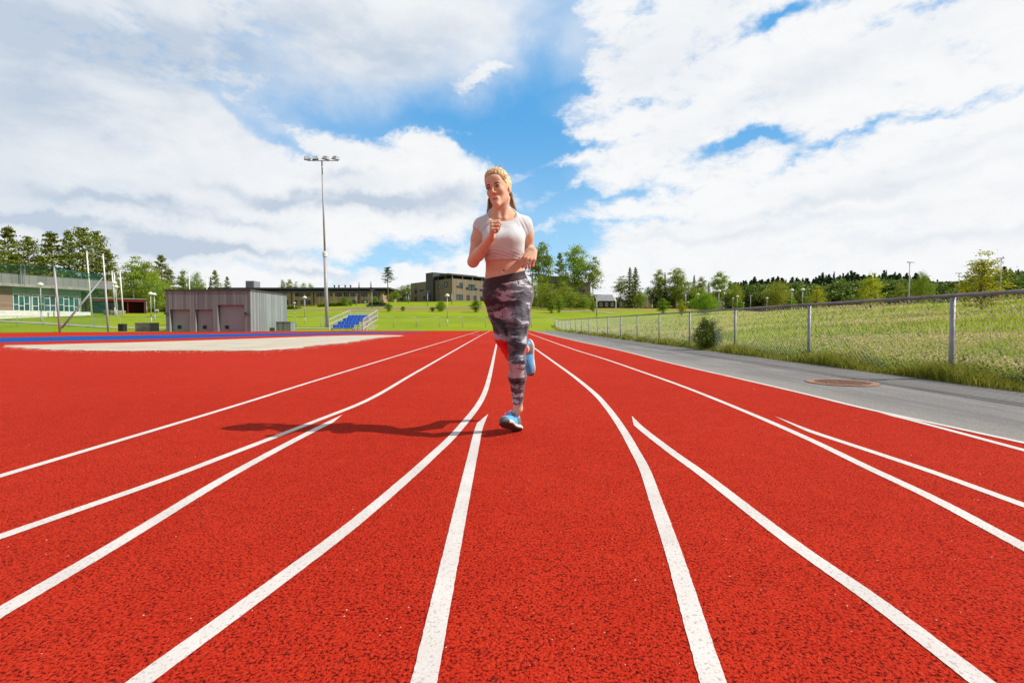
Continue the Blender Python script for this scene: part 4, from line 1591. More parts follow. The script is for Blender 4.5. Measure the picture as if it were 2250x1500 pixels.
ML, mstate = mushroom_lamp(), []
G_ = "mushroom lamps along the paths"
for px, top, Y, lb in [
    (92, 620, 59.0, "mushroom lamp in front of the teal windows of the sports hall"),
    (253.5, 617, 72.0, "mushroom lamp between the flagpoles, the higher of two heads"),
    (257.5, 626, 68.0, "mushroom lamp between the flagpoles, the lower of two heads"),
    (333, 641, 57.0, "mushroom lamp left of the shed, nearer of two side by side"),
    (341, 643, 62.0, "mushroom lamp left of the shed, farther of two side by side"),
    (670.5, 650, 60.0, "mushroom lamp standing between the shed and the floodlight mast"),
    (648, 664, 80.0, "small mushroom lamp just right of the shed wall"),
    (803, 662, 98.0, "small mushroom lamp behind the grandstand rail"),
    (983, 645, 56.5, "mushroom lamp on the lawn before the building with the black tower"),
    (1532.5, 644, 75.0, "mushroom lamp whose hood peeks over the bright green fan shaped tree"),
    (1578.4, 636, 58.0, "mushroom lamp standing above the meadow just right of the bright green tree"),
    (1619, 649, 85.0, "mushroom lamp before the pale tree at the left end of the dark forest"),
    (1609.5, 654, 110.0, "tiny distant mushroom lamp left of a larger one at the forest edge"),
    (1684, 653, 95.0, "small mushroom lamp in front of the dark forest left of the light green tree"),
    (1738.4, 634, 62.0, "mushroom lamp before the dark forest, left one of the near pair"),
    (1762, 633, 60.0, "mushroom lamp before the dark forest, right one of the near pair"),
    (1488, 668, 100.0, "tiny mushroom lamp left of the narrow yellow tree"),
    (1511, 663, 96.0, "tiny mushroom lamp right of the narrow yellow tree"),
    (1633, 664, 120.0, "tiny low mushroom lamp at the edge of the dark forest"),
]:
    place_lamp(ML, mstate, 4.1, px, top, Y, lb, G_)
AL, astate = arm_lamp(), []
G2 = "tall slim road lamps"
for px, top, Y, lb, rz in [
    (940, 640, 100.0, "slim road lamp before the left wall of the olive building", 0),
    (993, 642, 104.0, "slim road lamp before the corner of the olive building", 0),
    (818, 637, 96.0, "slim road lamp before the right end of the long school", 0),
    (783, 646, 104.0, "slim road lamp before the long school, left of the hut", 0),
    (898, 645, 108.0, "slim road lamp left of the olive building", 0),
    (1310.7, 647, 72.0, "slim road lamp rising left of the white gabled house", 0),
    (1506, 641, 88.0, "slim road lamp right of the narrow yellow tree", 0),
    (1648, 649, 110.0, "slim road lamp before the dark forest", 0.3),
    (1995, 576, 100.0, "tall road lamp reaching above the dark forest, left of the maples", 0),
    (2104, 600, 118.0, "tall road lamp left of the yellow maple behind the fence", 3.14),
    (2195, 567, 92.0, "tall road lamp right of the yellow maple behind the fence", 3.14),
    (1347, 668, 120.0, "short slim road lamp before the white gabled house", 0),
    (1397, 667, 118.0, "short slim road lamp before the two tall spruces", 0),
    (1421, 668, 112.0, "short slim road lamp right of the two tall spruces", 0),
]:
    place_lamp(AL, astate, 8.1, px, top, Y, lb, G2, rz)


# ------------------------------------------------------------------ manhole cover
def manhole():
    c = gp(1852, 842)
    r = empty("manhole_cover", (c.x, c.y, 0.004), 0, "rust brown round manhole cover set in the grey asphalt strip", "manhole cover")
    R = 0.375
    def ring(r0, r1, h, n=48):
        m_ = MB()
        vs, fs = [], []
        for i in range(n):
            q = 2 * math.pi * i / n
            for rr, z in ((r0, 0), (r0, h), (r1, h), (r1, 0)):
                vs.append((rr * math.cos(q), rr * math.sin(q), z))
        for i in range(n):
            j = (i + 1) % n
            for k in range(4):
                fs.append((i * 4 + k, j * 4 + k, j * 4 + (k + 1) % 4, i * 4 + (k + 1) % 4))
        return m_.add(vs, fs)
    ring(R * 0.80, R, 0.010).build("frame", M['rust'], r)
    lid = MB().lathe([(R * 0.79, 0.0), (R * 0.79, 0.007), (0.005, 0.007)], 40)
    lo = lid.build("lid", M['castiron'], r)
    rib = MB()
    for k in range(5):
        rr = R * (0.12 + 0.14 * k)
        n = 6 + 6 * k
        for i in range(n):
            q = 2 * math.pi * (i + 0.3 * k) / n
            rib.box((rr * math.cos(q) - 0.018, rr * math.sin(q) - 0.012, 0.007), (rr * math.cos(q) + 0.018, rr * math.sin(q) + 0.012, 0.013))
    rib.build("stud_pattern", M['castiron'], lo)


manhole()
sg = empty("warning_sign", (0, 0, 0), 0, "small red and white sign on a post left of the timber shed", "sign")
p = at(346, 683, 70.0)
sg.location = (p.x, 70.0, tz(p.x, 70.0))
zz = p.z - tz(p.x, 70)
MB().tube((0, 0.03, -0.2), (0, 0.03, zz + 0.2), 0.03, n=6).build("post", M['mast'], sg)
MB().box((-0.24, -0.02, zz - 0.25), (0.24, 0.0, zz + 0.25)).build("panel", M['white'], sg)
MB().box((-0.19, -0.035, zz - 0.2), (0.19, -0.021, zz - 0.05)).build("red_stripe", M['red'], sg)
# ================================================================== TREES
def cards(C, size, flat=0.0, outward=None, aspect=1.0):
    """one small leaf-cluster quad per centre: random tilt, slightly folded"""
    n = len(C)
    nrm = RNG.normal(0, 1, (n, 3))
    if outward is not None:
        nrm = nrm * 0.75 + outward * 1.0
    nrm[:, 2] = nrm[:, 2] * (1 + flat * 3) + flat * np.sign(nrm[:, 2] + 1e-6)
    nrm /= np.linalg.norm(nrm, axis=1, keepdims=True) + 1e-9
    r = RNG.normal(0, 1, (n, 3))
    u = np.cross(nrm, r); u /= np.linalg.norm(u, axis=1, keepdims=True) + 1e-9
    v = np.cross(nrm, u)
    s = (size * RNG.uniform(0.6, 1.3, n))[:, None]
    u = u * s * aspect; v = v * s
    V = np.stack([C - u, C - v * 0.8 + nrm * s * 0.15, C + u, C + v * 0.8 + nrm * s * 0.15], 1).reshape(-1, 3)
    Q = np.arange(n)[:, None] * 4 + np.array([[0, 1, 2, 3]])
    return V, Q


def crown_mesh(lst):
    Vs, Qs, k = [], [], 0
    for V, Q in lst:
        Vs.append(V); Qs.append(Q + k); k += len(V)
    return np.concatenate(Vs), np.concatenate(Qs)


def trunk_mb(h, r, bend=0.02, limbs=()):
    mb = MB()
    ph = random.uniform(0, 6)
    pts = [Vector((bend * math.sin(ph + 3 * z), bend * math.cos(ph * 1.7 + 2.3 * z), z * h - (0.06 if z == 0 else 0))) for z in (0, 0.15, 0.35, 0.6, 0.8, 1.0)]
    mb.path(pts, [r * 1.25, r, r * 0.85, r * 0.62, r * 0.4, r * 0.12], 7)
    for (z0, a, l, up) in limbs:
        b = Vector((bend * math.sin(ph + 3 * z0 / h), bend * math.cos(ph * 1.7 + 2.3 * z0 / h), z0))
        d = Vector((math.cos(a), math.sin(a), up)).normalized()
        mb.path([b, b + d * l * 0.5 + Vector((0, 0, l * 0.04)), b + d * l], [r * 0.42, r * 0.28, r * 0.08], 5)
    return mb


def pine_proto(w=0.30, clear=0.25, seed=0, dens=1.0, sparse=False):
    """Scots pine: bare lower trunk, flat pads of needles on level branches"""
    random.seed(seed)
    C, S, limbs = [], [], []
    nb = int(46 * dens)
    for i in range(nb):
        z = clear + (0.97 - clear) * ((i + random.random()) / nb)
        f = (z - clear) / (1 - clear)
        prof = (0.55 + 0.45 * min(1, f / 0.25)) * (1.0 - 0.80 * max(0, (f - 0.25) / 0.75) ** 1.35)
        l = w * prof * random.uniform(0.65, 1.15)
        a = i * 2.399 + random.uniform(-0.4, 0.4)
        up = random.uniform(-0.05, 0.22) + 0.35 * f
        if i % 2 == 0: limbs.append((z, a, l * 0.85, up))
        n = int((44 if sparse else 80) * (0.5 + prof))
        t = RNG.uniform(0.30, 1.02, n)
        sp = 0.16 * l * (0.5 + t)
        px = np.cos(a) * t * l + RNG.normal(0, 1, n) * sp * 1.2
        py = np.sin(a) * t * l + RNG.normal(0, 1, n) * sp * 1.2
        pz = z + up * t * l + RNG.normal(0, 0.0075, n)
        C.append(np.stack([px, py, pz], 1))
    n = 130
    C.append(np.stack([RNG.normal(0, 0.022, n), RNG.normal(0, 0.022, n), RNG.uniform(0.88, 1.0, n)], 1))
    C = np.concatenate(C)
    V, Q = cards(C, 0.0115, flat=0.35, aspect=1.5)
    return (V, Q), trunk_mb(0.97, 0.0155, 0.008, limbs)


def spruce_proto(w=0.2, clear=0.06, seed=0):
    random.seed(seed)
    C, limbs = [], []
    for i in range(85):
        f = (i + random.random()) / 85
        z = clear + (0.99 - clear) * f
        l = w * (1 - f) ** 0.85 * random.uniform(0.7, 1.15) + 0.008
        a = i * 2.399
        n = int(16 + 60 * (1 - f))
        t = RNG.uniform(0.1, 1.0, n)
        C.append(np.stack([np.cos(a) * t * l + RNG.normal(0, 0.13 * l, n), np.sin(a) * t * l + RNG.normal(0, 0.13 * l, n), z - 0.25 * t * l + RNG.normal(0, 0.006, n)], 1))
    V, Q = cards(np.concatenate(C), 0.0100, flat=0.15, aspect=1.3)
    return (V, Q), trunk_mb(0.96, 0.012, 0.004, limbs)


def leafy_proto(w=0.3, zc=0.62, rz=0.38, clumps=60, per=46, size=0.015, seed=0, trunk=0.013, gap=0.25, cone=0.0, limbn=10, spread=1.0):
    """broad-leaved tree: clumps of leaves spread through an uneven crown"""
    random.seed(seed)
    C, limbs = [], []
    lob = [(random.uniform(0, 6.28), random.uniform(0.75, 1.2)) for _ in range(7)]
    for i in range(clumps):
        d = Vector((random.gauss(0, 1), random.gauss(0, 1), random.gauss(0, 1))).normalized()
        rr = random.uniform(gap, 1.0) ** 0.55
        a = math.atan2(d.y, d.x)
        lo = 1.0 + 0.18 * math.sin(a * 2 + lob[0][0]) + 0.14 * math.sin(a * 3 + d.z * 3 + lob[1][0])
        wz = 1.0 - cone * max(0, d.z) - 0.25 * max(0, -d.z)
        c = Vector((d.x * w * rr * lo * wz, d.y * w * rr * lo * wz, zc + d.z * rz * rr * (0.9 + 0.2 * random.random())))
        k = random.uniform(0.5, 1.15)
        n = int(per * k)
        s = 0.20 * w * k * spread
        P = RNG.normal(0, 1, (n, 3)) * np.array([s, s, s * 0.72]) + np.array(c)
        C.append(P)
        if i < limbn:
            z0 = max(zc - rz * 0.9, 0.1) + random.uniform(0, 0.25)
            dv = c - Vector((0, 0, z0))
            limbs.append((z0, math.atan2(dv.y, dv.x), dv.length * 0.8, dv.z / max(0.05, math.hypot(dv.x, dv.y))))
    C = np.concatenate(C)
    C[:, 2] = np.maximum(C[:, 2], 0.015)
    V, Q = cards(C, size)
    return (V, Q), trunk_mb(min(0.95, zc + rz * 0.75), trunk, 0.012, limbs)


M['bark'] = pm("bark", (0.10, 0.075, 0.055), (0.17, 0.12, 0.085), 9, 0.9)
M['birchbark'] = pm("birch_bark", (0.42, 0.40, 0.37), (0.14, 0.12, 0.11), 14, 0.85)
M['pinebark'] = pm("pine_bark", (0.20, 0.10, 0.055), (0.10, 0.065, 0.05), 7, 0.9)
M['needle'] = leaf_mat("pine_needles", (0.078, 0.134, 0.018), (0.318, 0.347, 0.041), 0.22)
M['spruceneedle'] = leaf_mat("spruce_needles", (0.053, 0.094, 0.024), (0.144, 0.187, 0.039), 0.2)
M['birchleaf'] = leaf_mat("birch_leaves", (0.116, 0.187, 0.017), (0.404, 0.468, 0.051), 0.38)
M['greenleaf'] = leaf_mat("green_leaves", (0.104, 0.185, 0.013), (0.312, 0.405, 0.029), 0.38)
M['limeleaf'] = leaf_mat("bright_leaves", (0.128, 0.255, 0.015), (0.300, 0.480, 0.030), 0.42)
M['yellowleaf'] = leaf_mat("yellow_maple_leaves", (0.216, 0.257, 0.011), (0.567, 0.540, 0.024), 0.42)
M['hedgeleaf'] = leaf_mat("dark_hedge_leaves", (0.026, 0.052, 0.006), (0.115, 0.155, 0.016), 0.3)

PROTO = {}


def kind(key, data, leaf, bark):
    PROTO[key] = dict(data=data, leaf=leaf, bark=bark, first=True)


kind('pine_a', pine_proto(0.27, 0.18, 3), 'needle', 'pinebark')
kind('pine_b', pine_proto(0.34, 0.14, 8, 1.15), 'needle', 'pinebark')
kind('pine_thin', pine_proto(0.17, 0.55, 12, 0.5, True), 'spruceneedle', 'pinebark')
kind('spruce', spruce_proto(0.19, 0.05, 5), 'spruceneedle', 'bark')
kind('spruce_tall', spruce_proto(0.14, 0.10, 9), 'spruceneedle', 'bark')
kind('birch_a', leafy_proto(0.20, 0.62, 0.37, 95, 85, 0.0100, 21, 0.009, 0.15), 'birchleaf', 'birchbark')
kind('birch_b', leafy_proto(0.16, 0.66, 0.33, 55, 62, 0.0098, 22, 0.008, 0.1, 0.3), 'birchleaf', 'birchbark')
kind('leafy', leafy_proto(0.34, 0.55, 0.45, 120, 80, 0.0118, 23, 0.016, 0.2), 'greenleaf', 'bark')
kind('sapling', leafy_proto(0.17, 0.52, 0.47, 60, 70, 0.0135, 24, 0.010, 0.1, 0.55), 'limeleaf', 'bark')
kind('thicket', leafy_proto(0.24, 0.50, 0.49, 110, 70, 0.0112, 25, 0.006, 0.05, 0.45, 6), 'birchleaf', 'birchbark')
kind('round_bush', leafy_proto(0.50, 0.46, 0.46, 130, 90, 0.0165, 26, 0.012, 0.3, 0.1, 8), 'limeleaf', 'bark')
kind('maple', leafy_proto(0.30, 0.50, 0.47, 70, 60, 0.0125, 31, 0.010, 0.1, 0.86, 16, 0.75), 'yellowleaf', 'bark')
kind('young_pine', leafy_proto(0.20, 0.5, 0.49, 80, 80, 0.0130, 33, 0.012, 0.05, 0.62, 4), 'greenleaf', 'bark')


def tree(key, name, px, top, Y, wpx, label, cat="tree", group=None, base=None, leaf=None):
    """a tree of one kind whose crown top and width are those measured on the photo at distance Y"""
    p = PROTO[key]
    x = (px - CX) / F * Y
    z = tz(x, Y) if base is None else base
    h = CAMH + (HY - top) / F * Y - z
    w = wpx / F * Y
    V = p['data'][0][0]
    if 'half' not in p:
        p['half'] = float(np.percentile(np.abs(V[:, 0]), 97) + np.percentile(np.abs(V[:, 1]), 97)) / 2
    k = w / 2 / p['half']
    tkey = (name, leaf)
    if tkey not in p:
        r = empty(name, (0, 0, 0))
        fast("crown", p['data'][0][0], p['data'][0][1], M[leaf or p['leaf']], r)
        if 'tm' not in p:
            t = p['data'][1].build("trunk", M[p['bark']], r, True)
            p['tm'] = t.data
        else:
            link(bpy.data.objects.new("trunk", p['tm']), r)
        p[tkey] = r
        o = r
    else:
        o = copy_tree(p[tkey])
    o.location = (x, Y, z)
    o.scale = (k, k, h)
    o.rotation_euler = (0, 0, random.uniform(0, 6.28))
    for q in ('label', 'category', 'group'):
        if q in o: del o[q]
    return tag(o, label, cat, group)


G_P = "tall pines behind the sports hall"
for key, px, top, Y, w, lb in [
    ('pine_b', -8, 530, 92, 78, "broad pine cut by the left edge behind the sports hall"),
    ('pine_a', 25, 500, 98, 62, "pointed pine rising above the left part of the sports hall roof"),
    ('pine_b', 68, 522, 96, 74, "lower rounded pine between two taller pines behind the hall"),
    ('pine_a', 118, 511, 94, 72, "dense pine above the ladder end of the sports hall"),
    ('pine_a', 92, 566, 104, 60, "low dark pine filling the gap behind the dense pine"),
    ('pine_b', 38, 560, 106, 80, "low dark pine behind the pointed pine"),
    ('pine_a', 156, 507, 96, 50, "slim pine left of the great pine group by the flagpoles"),
    ('pine_b', 186, 502, 97, 74, "tallest pine of the group behind the flagpoles"),
    ('pine_b', 216, 510, 101, 70, "second tallest pine of the group behind the flagpoles"),
    ('pine_a', 240, 548, 98, 52, "shorter pine at the right end of the group behind the flagpoles"),
    ('pine_a', 357, 561, 112, 44, "dark pine left of the shed behind the light birches"),
    ('pine_a', 374, 592, 118, 40, "small dark pine just above the left end of the shed"),
    ('pine_thin', 853, 587, 112, 25, "thin lone pine with a bare trunk between the long school and the olive building"),
]:
    tree(key, "pine_tree", px, top, Y, w, lb, group=G_P if px < 300 else None)
for key, nm, px, top, Y, w, lb, leaf in [
    ('birch_b', "birch_tree", 296, 558, 88, 48, "airy pale birch just right of the flagpoles", None),
    ('birch_a', "birch_tree", 322, 578, 90, 50, "light green birch left of the dark pine by the shed", None),
    ('leafy', "leafy_tree", 345, 594, 86, 46, "bushy light green tree leaning over the left end of the shed", 'birchleaf'),
    ('leafy', "leafy_tree", 292, 640, 92, 48, "low dark shrubby tree under the pale birch", None),
    ('leafy', "leafy_tree", 318, 628, 94, 50, "low green shrubby tree behind the lamp pair left of the shed", 'birchleaf'),
    ('young_pine', "leafy_tree", 404, 593, 110, 27, "narrow dark green tree above the left part of the shed roof", None),
    ('leafy', "leafy_tree", 434, 597, 112, 30, "rounded green tree above the middle of the shed roof", None),
    ('spruce', "spruce_tree", 465, 608, 118, 15, "small spruce above the shed roof left of a sparse pine", None),
    ('pine_a', "pine_tree", 475, 594, 120, 24, "sparse pine above the shed roof, right of a small spruce", None),
    ('pine_a', "pine_tree", 501, 608, 125, 18, "little pine above the long school roof left of the ventilation box", None),
    ('leafy', "leafy_tree", 622, 614, 160, 16, "first and tallest of the row of green treetops over the long school roof", None),
    ('birch_a', "birch_tree", 637, 616, 160, 17, "second of the row of green treetops over the long school roof", None),
    ('birch_b', "birch_tree", 651, 616, 160, 12, "pointed third treetop of the row over the long school roof", None),
    ('leafy', "leafy_tree", 667, 621, 160, 20, "fourth treetop of the row over the long school roof, broad and low", None),
    ('leafy', "leafy_tree", 683, 622, 160, 18, "last treetop of the row over the long school roof, near the mast", None),
    ('leafy', "leafy_tree", 562, 624, 165, 24, "low treetop over the school roof right of the ventilation box", None),
    ('spruce', "spruce_tree", 790, 619, 165, 9, "tiny spruce tip over the right part of the long school roof", None),
    ('spruce', "spruce_tree", 816, 618, 165, 10, "tiny pale spruce tip over the right end of the long school roof", None),
    ('birch_a', "birch_tree", 868, 640, 116, 20, "green birch at the foot of the thin lone pine", None),
    ('leafy', "leafy_tree", 884, 627, 128, 26, "round green tree left of the olive building", None),
    ('birch_a', "birch_tree", 897, 626, 130, 20, "green tree touching the left wall of the olive building", None),
    ('leafy', "leafy_tree", 858, 646, 120, 18, "low green tree right beside the long school end wall", None),
]:
    tree(key, nm, px, top, Y, w, lb, leaf=leaf)
# young trees planted on the lawn and the bank
G_Y = "young trees planted on the lawn"
for key, px, top, Y, w, lb in [
    ('sapling', 854, 665, 86, 17, "young tree on the lawn right of the grey hut"),
    ('sapling', 886, 672, 88, 11, "smallest young tree on the lawn, between the hut and the lamp"),
    ('sapling', 950, 673, 86, 12, "small young tree on the lawn left of the mushroom lamp"),
    ('round_bush', 969, 660, 86, 20, "rounder young tree on the lawn close to the mushroom lamp"),
    ('sapling', 1046, 657, 84, 24, "largest young tree on the lawn, left of the runner's hip"),
    ('sapling', 757, 650, 106, 12, "young tree before the long school, left of the road lamp"),
    ('sapling', 824, 650, 108, 13, "young tree before the right end of the long school"),
    ('sapling', 771, 658, 104, 9, "yellowish slim young tree before the long school", ),
    ('young_pine', 1212, 655, 82, 17, "small conical tree before the birch thicket, left one of two"),
    ('young_pine', 1228, 650, 84, 18, "small conical tree before the birch thicket, right one of two"),
    ('young_pine', 1303, 658, 86, 16, "small conical tree at the right edge of the birch thicket"),
    ('young_pine', 1457, 655, 78, 24, "dark rounded young tree before the spruces, left of the narrow yellow tree"),
]:
    tree(key, "young_tree", px, top, Y, w, lb, group=G_Y)
hedge = MB()
# clipped hedge before the long school


def hedge_mass(name, px0, px1, top, base, Y, d, leaf, label, n=2600, size=0.09):
    a, b = at(px0, top, Y), at(px1, top, Y)
    z0 = tz(a.x, Y)
    h = a.z - z0
    w = b.x - a.x
    C = []
    u = RNG.uniform(0, 1, n); v = RNG.uniform(0, 1, n); t = RNG.uniform(0, 1, n) ** 0.6
    hh = h * (0.82 + 0.16 * np.sin(u * 21) * np.sin(u * 9 + 1) + RNG.normal(0, 0.04, n)) * (np.sin(np.pi * np.clip(u, 0.02, 0.98)) ** 0.3)
    C = np.stack([u * w, (v - 0.5) * d, t * hh], 1)
    V, Q = cards(C, size)
    r = empty(name, (a.x, Y, z0), 0, label, "hedge")
    fast("foliage", V, Q, M[leaf], r)
    st = MB()
    for k in range(6):
        x = w * (k + 0.5) / 6
        st.tube((x, 0, -0.1), (x + 0.1, 0, h * 0.6), 0.03, n=5)
    st.build("stems", M['bark'], r)


hedge_mass("hedge", 701, 768, 663, 676, 107, 2.0, 'greenleaf', "long clipped green hedge before the long school, right of the mast", 3000, 0.13)
hedge_mass("hedge", 812, 850, 662, 672, 104, 1.8, 'hedgeleaf', "dark short hedge before the right end of the long school", 1500, 0.13)
hedge_mass("hedge", 625, 660, 670, 680, 100, 2.0, 'greenleaf', "low green hedge on the lawn just right of the timber shed", 1500, 0.13)

# wood right of the runner
for key, nm, px, top, Y, w, lb, leaf in [
    ('birch_a', "birch_tree", 1193, 538, 118, 46, "tall dense tree just right of the runner's hand", 'greenleaf'),
    ('pine_thin', "pine_tree", 1170, 566, 122, 26, "tall bare pine trunk partly hidden behind the runner's hip", None),
    ('pine_a', "pine_tree", 1230, 556, 126, 30, "dark slender pine between the two big tall birches", None),
    ('birch_a', "birch_tree", 1262, 544, 120, 58, "biggest tall birch right of the runner with a broad crown", None),
    ('birch_b', "birch_tree", 1302, 560, 118, 42, "tall airy birch at the right end of the group by the runner", None),
    ('birch_b', "birch_tree", 1365, 604, 125, 34, "pale airy birch left of the two tall spruces", None),
    ('spruce', "spruce_tree", 1383, 587, 122, 30, "left one of the two tall spruces right of the white gabled house", 'needle'),
    ('spruce', "spruce_tree", 1395, 587, 120, 36, "right one of the two tall spruces right of the white gabled house", 'needle'),
    ('leafy', "leafy_tree", 1408, 640, 112, 26, "low green tree at the foot of the two tall spruces", None),
    ('leafy', "leafy_tree", 1422, 630, 170, 20, "dark treetop behind the small pale gabled house", None),
    ('birch_a', "birch_tree", 1446, 595, 126, 26, "tall pale birch left of the thin spruce", None),
    ('spruce_tall', "spruce_tree", 1460, 599, 128, 13, "thin dark spruce between tall birches", None),
    ('birch_a', "birch_tree", 1484, 592, 124, 44, "tallest broad birch of the wood in the right middle", None),
    ('leafy', "leafy_tree", 1440, 625, 130, 40, "dark green tree under the tall pale birch", 'hedgeleaf'),
    ('leafy', "leafy_tree", 1476, 628, 128, 44, "dark green tree under the tallest broad birch", 'hedgeleaf'),
    ('leafy', "leafy_tree", 1512, 619, 120, 58, "wide rounded green tree right of the tallest broad birch", None),
    ('spruce', "spruce_tree", 1524, 604, 140, 18, "spruce tip behind the wide rounded green tree", None),
    ('birch_a', "birch_tree", 1541, 611, 142, 24, "pale treetop behind the bright green fan shaped tree", None),
    ('spruce', "spruce_tree", 1556, 620, 145, 16, "spruce right behind the bright green fan shaped tree", None),
    ('leafy', "leafy_tree", 1535, 637, 118, 40, "green tree filling the gap left of the bright fan shaped tree", None),
    ('birch_a', "birch_tree", 1582, 600, 124, 38, "tall pale birch right of the bright green fan shaped tree", None),
    ('leafy', "leafy_tree", 1612, 621, 128, 34, "light olive tree at the left end of the dark forest", 'birchleaf'),
    ('leafy', "leafy_tree", 1570, 640, 130, 40, "dark green undergrowth tree under the tall pale birch", 'hedgeleaf'),
    ('leafy', "leafy_tree", 1703, 617, 105, 56, "broad light olive tree standing before the dark forest", 'birchleaf'),
    ('round_bush', "leafy_tree", 1548, 641, 62, 54, "bright green fan shaped tree behind the meadow fence", None),
    ('sapling', "young_tree", 1497, 655, 66, 17, "narrow yellow green young tree behind the meadow", 'yellowleaf'),
    ('young_pine', "young_tree", 1626, 657, 90, 14, "small light tree at the edge of the dark forest", 'limeleaf'),
    ('young_pine', "young_tree", 1740, 648, 70, 15, "small green tree at the foot of the near lamp pair", 'limeleaf'),
]:
    tree(key, nm, px, top, Y, w, lb, leaf=leaf)
G_T = "birch thicket right of the runner"
for px, top, Y, w, lb in [
    (1172, 612, 104, 34, "leftmost birch of the thicket, partly behind the runner's hip"),
    (1190, 606, 106, 34, "second birch of the thicket from the runner"),
    (1207, 622, 100, 36, "third birch of the thicket, below the tall dense tree"),
    (1222, 636, 98, 30, "low birch of the thicket behind the small conical pair"),
    (1238, 618, 108, 36, "birch of the thicket before the black roof box"),
    (1254, 632, 100, 34, "birch of the thicket under the biggest tall birch"),
    (1268, 640, 102, 34, "low birch of the thicket before the olive wall"),
    (1283, 646, 101, 30, "second last birch of the thicket, low and light"),
    (1296, 640, 105, 26, "last birch of the thicket at its right end"),
]:
    tree('thicket', "birch_tree", px, top, Y, w, lb, group=G_T)
G_M = "yellow leaved young maples behind the meadow"
for px, top, Y, w, lb in [
    (2156, 550, 21.0, 84, "largest yellow green young maple, near the right edge behind the fence"),
    (1912, 598, 32.0, 46, "middle yellow green young maple behind the meadow"),
    (1794, 627, 40.0, 32, "smallest yellow young maple right of the near lamp pair"),
]:
    tree('maple', "maple_tree", px, top, Y, w, lb, group=G_M)
tree('birch_b', "young_tree", 1976, 618, 44.0, 22, "pale slim young tree right of the middle yellow maple")
tree('leafy', "leafy_tree", 2022, 596, 130, 34, "airy treetop standing above the dark forest below a tall road lamp", leaf='greenleaf')
tree('round_bush', "juniper_bush", 1554, 696, 13.6, 50, "dark dense upright bush growing at the fence foot by the asphalt", "bush", leaf='hedgeleaf', base=-0.03)
# far dark forest: one mass


def forest():
    lst = []
    sp, lf, pn = PROTO['spruce']['data'][0], PROTO['leafy']['data'][0], PROTO['pine_b']['data'][0]
    def put(src, x, Y, z, h, w, keep):
        V, Q = src
        n = len(Q)
        sel = RNG.random(n) < keep
        q = Q[sel]
        W = V[q.ravel()].copy()
        a = RNG.uniform(0, 6.28)
        c, s = math.cos(a), math.sin(a)
        # widen the leaf quads around their own centres to stay closed
        W = W.reshape(-1, 4, 3)
        m_ = W.mean(1, keepdims=True)
        W = (W - m_) * 2.2 + m_
        W = W.reshape(-1, 3)
        X = np.stack([(W[:, 0] * c - W[:, 1] * s) * w + x, (W[:, 0] * s + W[:, 1] * c) * w + Y, W[:, 2] * h + z], 1)
        return X, np.arange(len(X)).reshape(-1, 4)
    pr = [1600, 1650, 1700, 1760, 1830, 1860, 1905, 1960, 2000, 2040, 2070, 2100, 2150, 2200, 2250, 2330, 2450]
    pt = [622, 617, 615, 616, 606, 603, 604, 606, 606, 614, 622, 622, 610, 600, 594, 588, 585]
    A, B = [], []
    for k in range(330):
        px = 1600 + 860 * (k + RNG.random()) / 330
        Y = RNG.uniform(165, 205)
        x = (px - CX) / F * Y
        z = tz(x, Y) - 0.5
        top = np.interp(px, pr, pt) + RNG.normal(1, 5)
        h = CAMH + (HY - top) / F * Y - z
        A.append(put(sp, x, Y, z, h, RNG.uniform(9, 22), 0.36))
    for k in range(160):
        px = 1640 + 820 * (k + RNG.random()) / 160
        Y = RNG.uniform(140, 160)
        x = (px - CX) / F * Y
        z = tz(x, Y) - 0.5
        lift = 6 if px < 2050 else 0
        top = np.interp(px, pr, pt) + lift + RNG.uniform(-2, 32)
        h = CAMH + (HY - top) / F * Y - z
        B.append(put(lf if RNG.random() < 0.8 else pn, x, Y, z, h, RNG.uniform(10, 16), 0.36))
    V, Q = crown_mesh(A)
    tag(fast("far_conifer_forest", V, Q, M['darkconifer']), kind="stuff")
    V, Q = crown_mesh(B)
    tag(fast("far_leafy_forest", V, Q, M['darkleaf']), kind="stuff")
    # low far wood line behind the buildings, left and middle
    A = []
    for k in range(190):
        px = -300 + 1950 * (k + RNG.random()) / 190
        Y = RNG.uniform(215, 250)
        x = (px - CX) / F * Y
        z = tz(x, Y) - 1.0
        top = np.interp(px, [-300, 250, 330, 600, 870, 1300, 1440, 1650], [600, 610, 634, 638, 646, 650, 648, 640]) + RNG.uniform(-2, 9)
        h = CAMH + (HY - top) / F * Y - z
        A.append(put(lf, x, Y, z, h, RNG.uniform(10, 17), 0.22))
    V, Q = crown_mesh(A)
    tag(fast("far_wood_line", V, Q, M['darkleaf']), kind="stuff")


M['darkconifer'] = leaf_mat("far_spruce", (0.030, 0.067, 0.025), (0.075, 0.132, 0.038), 0.15)
M['darkleaf'] = leaf_mat("far_leaves", (0.069, 0.130, 0.023), (0.225, 0.309, 0.051), 0.25)
forest()
verge_weeds()
# ================================================================== RUNNER
def sd_rcone(a, b, ra, rb, sq=None):
    """tapered limb; sq = (direction, factor) flattens the section along a direction"""
    a, b = np.array(a, float), np.array(b, float)
    ab = b - a
    L2 = float(ab @ ab) + 1e-12
    r = max(ra, rb) * (1.0 if sq is None else max(1.0, sq[1]))

    def f(P):
        q = P - a
        t = np.clip((q @ ab) / L2, 0, 1)
        d = q - t[:, None] * ab
        if sq is not None:
            u = np.array(sq[0], float); u /= np.linalg.norm(u)
            c = d @ u
            d = d + np.outer(c / sq[1] - c, u)
        return np.sqrt((d * d).sum(1)) - (ra + (rb - ra) * t)
    return f, np.minimum(a, b) - r, np.maximum(a, b) + r


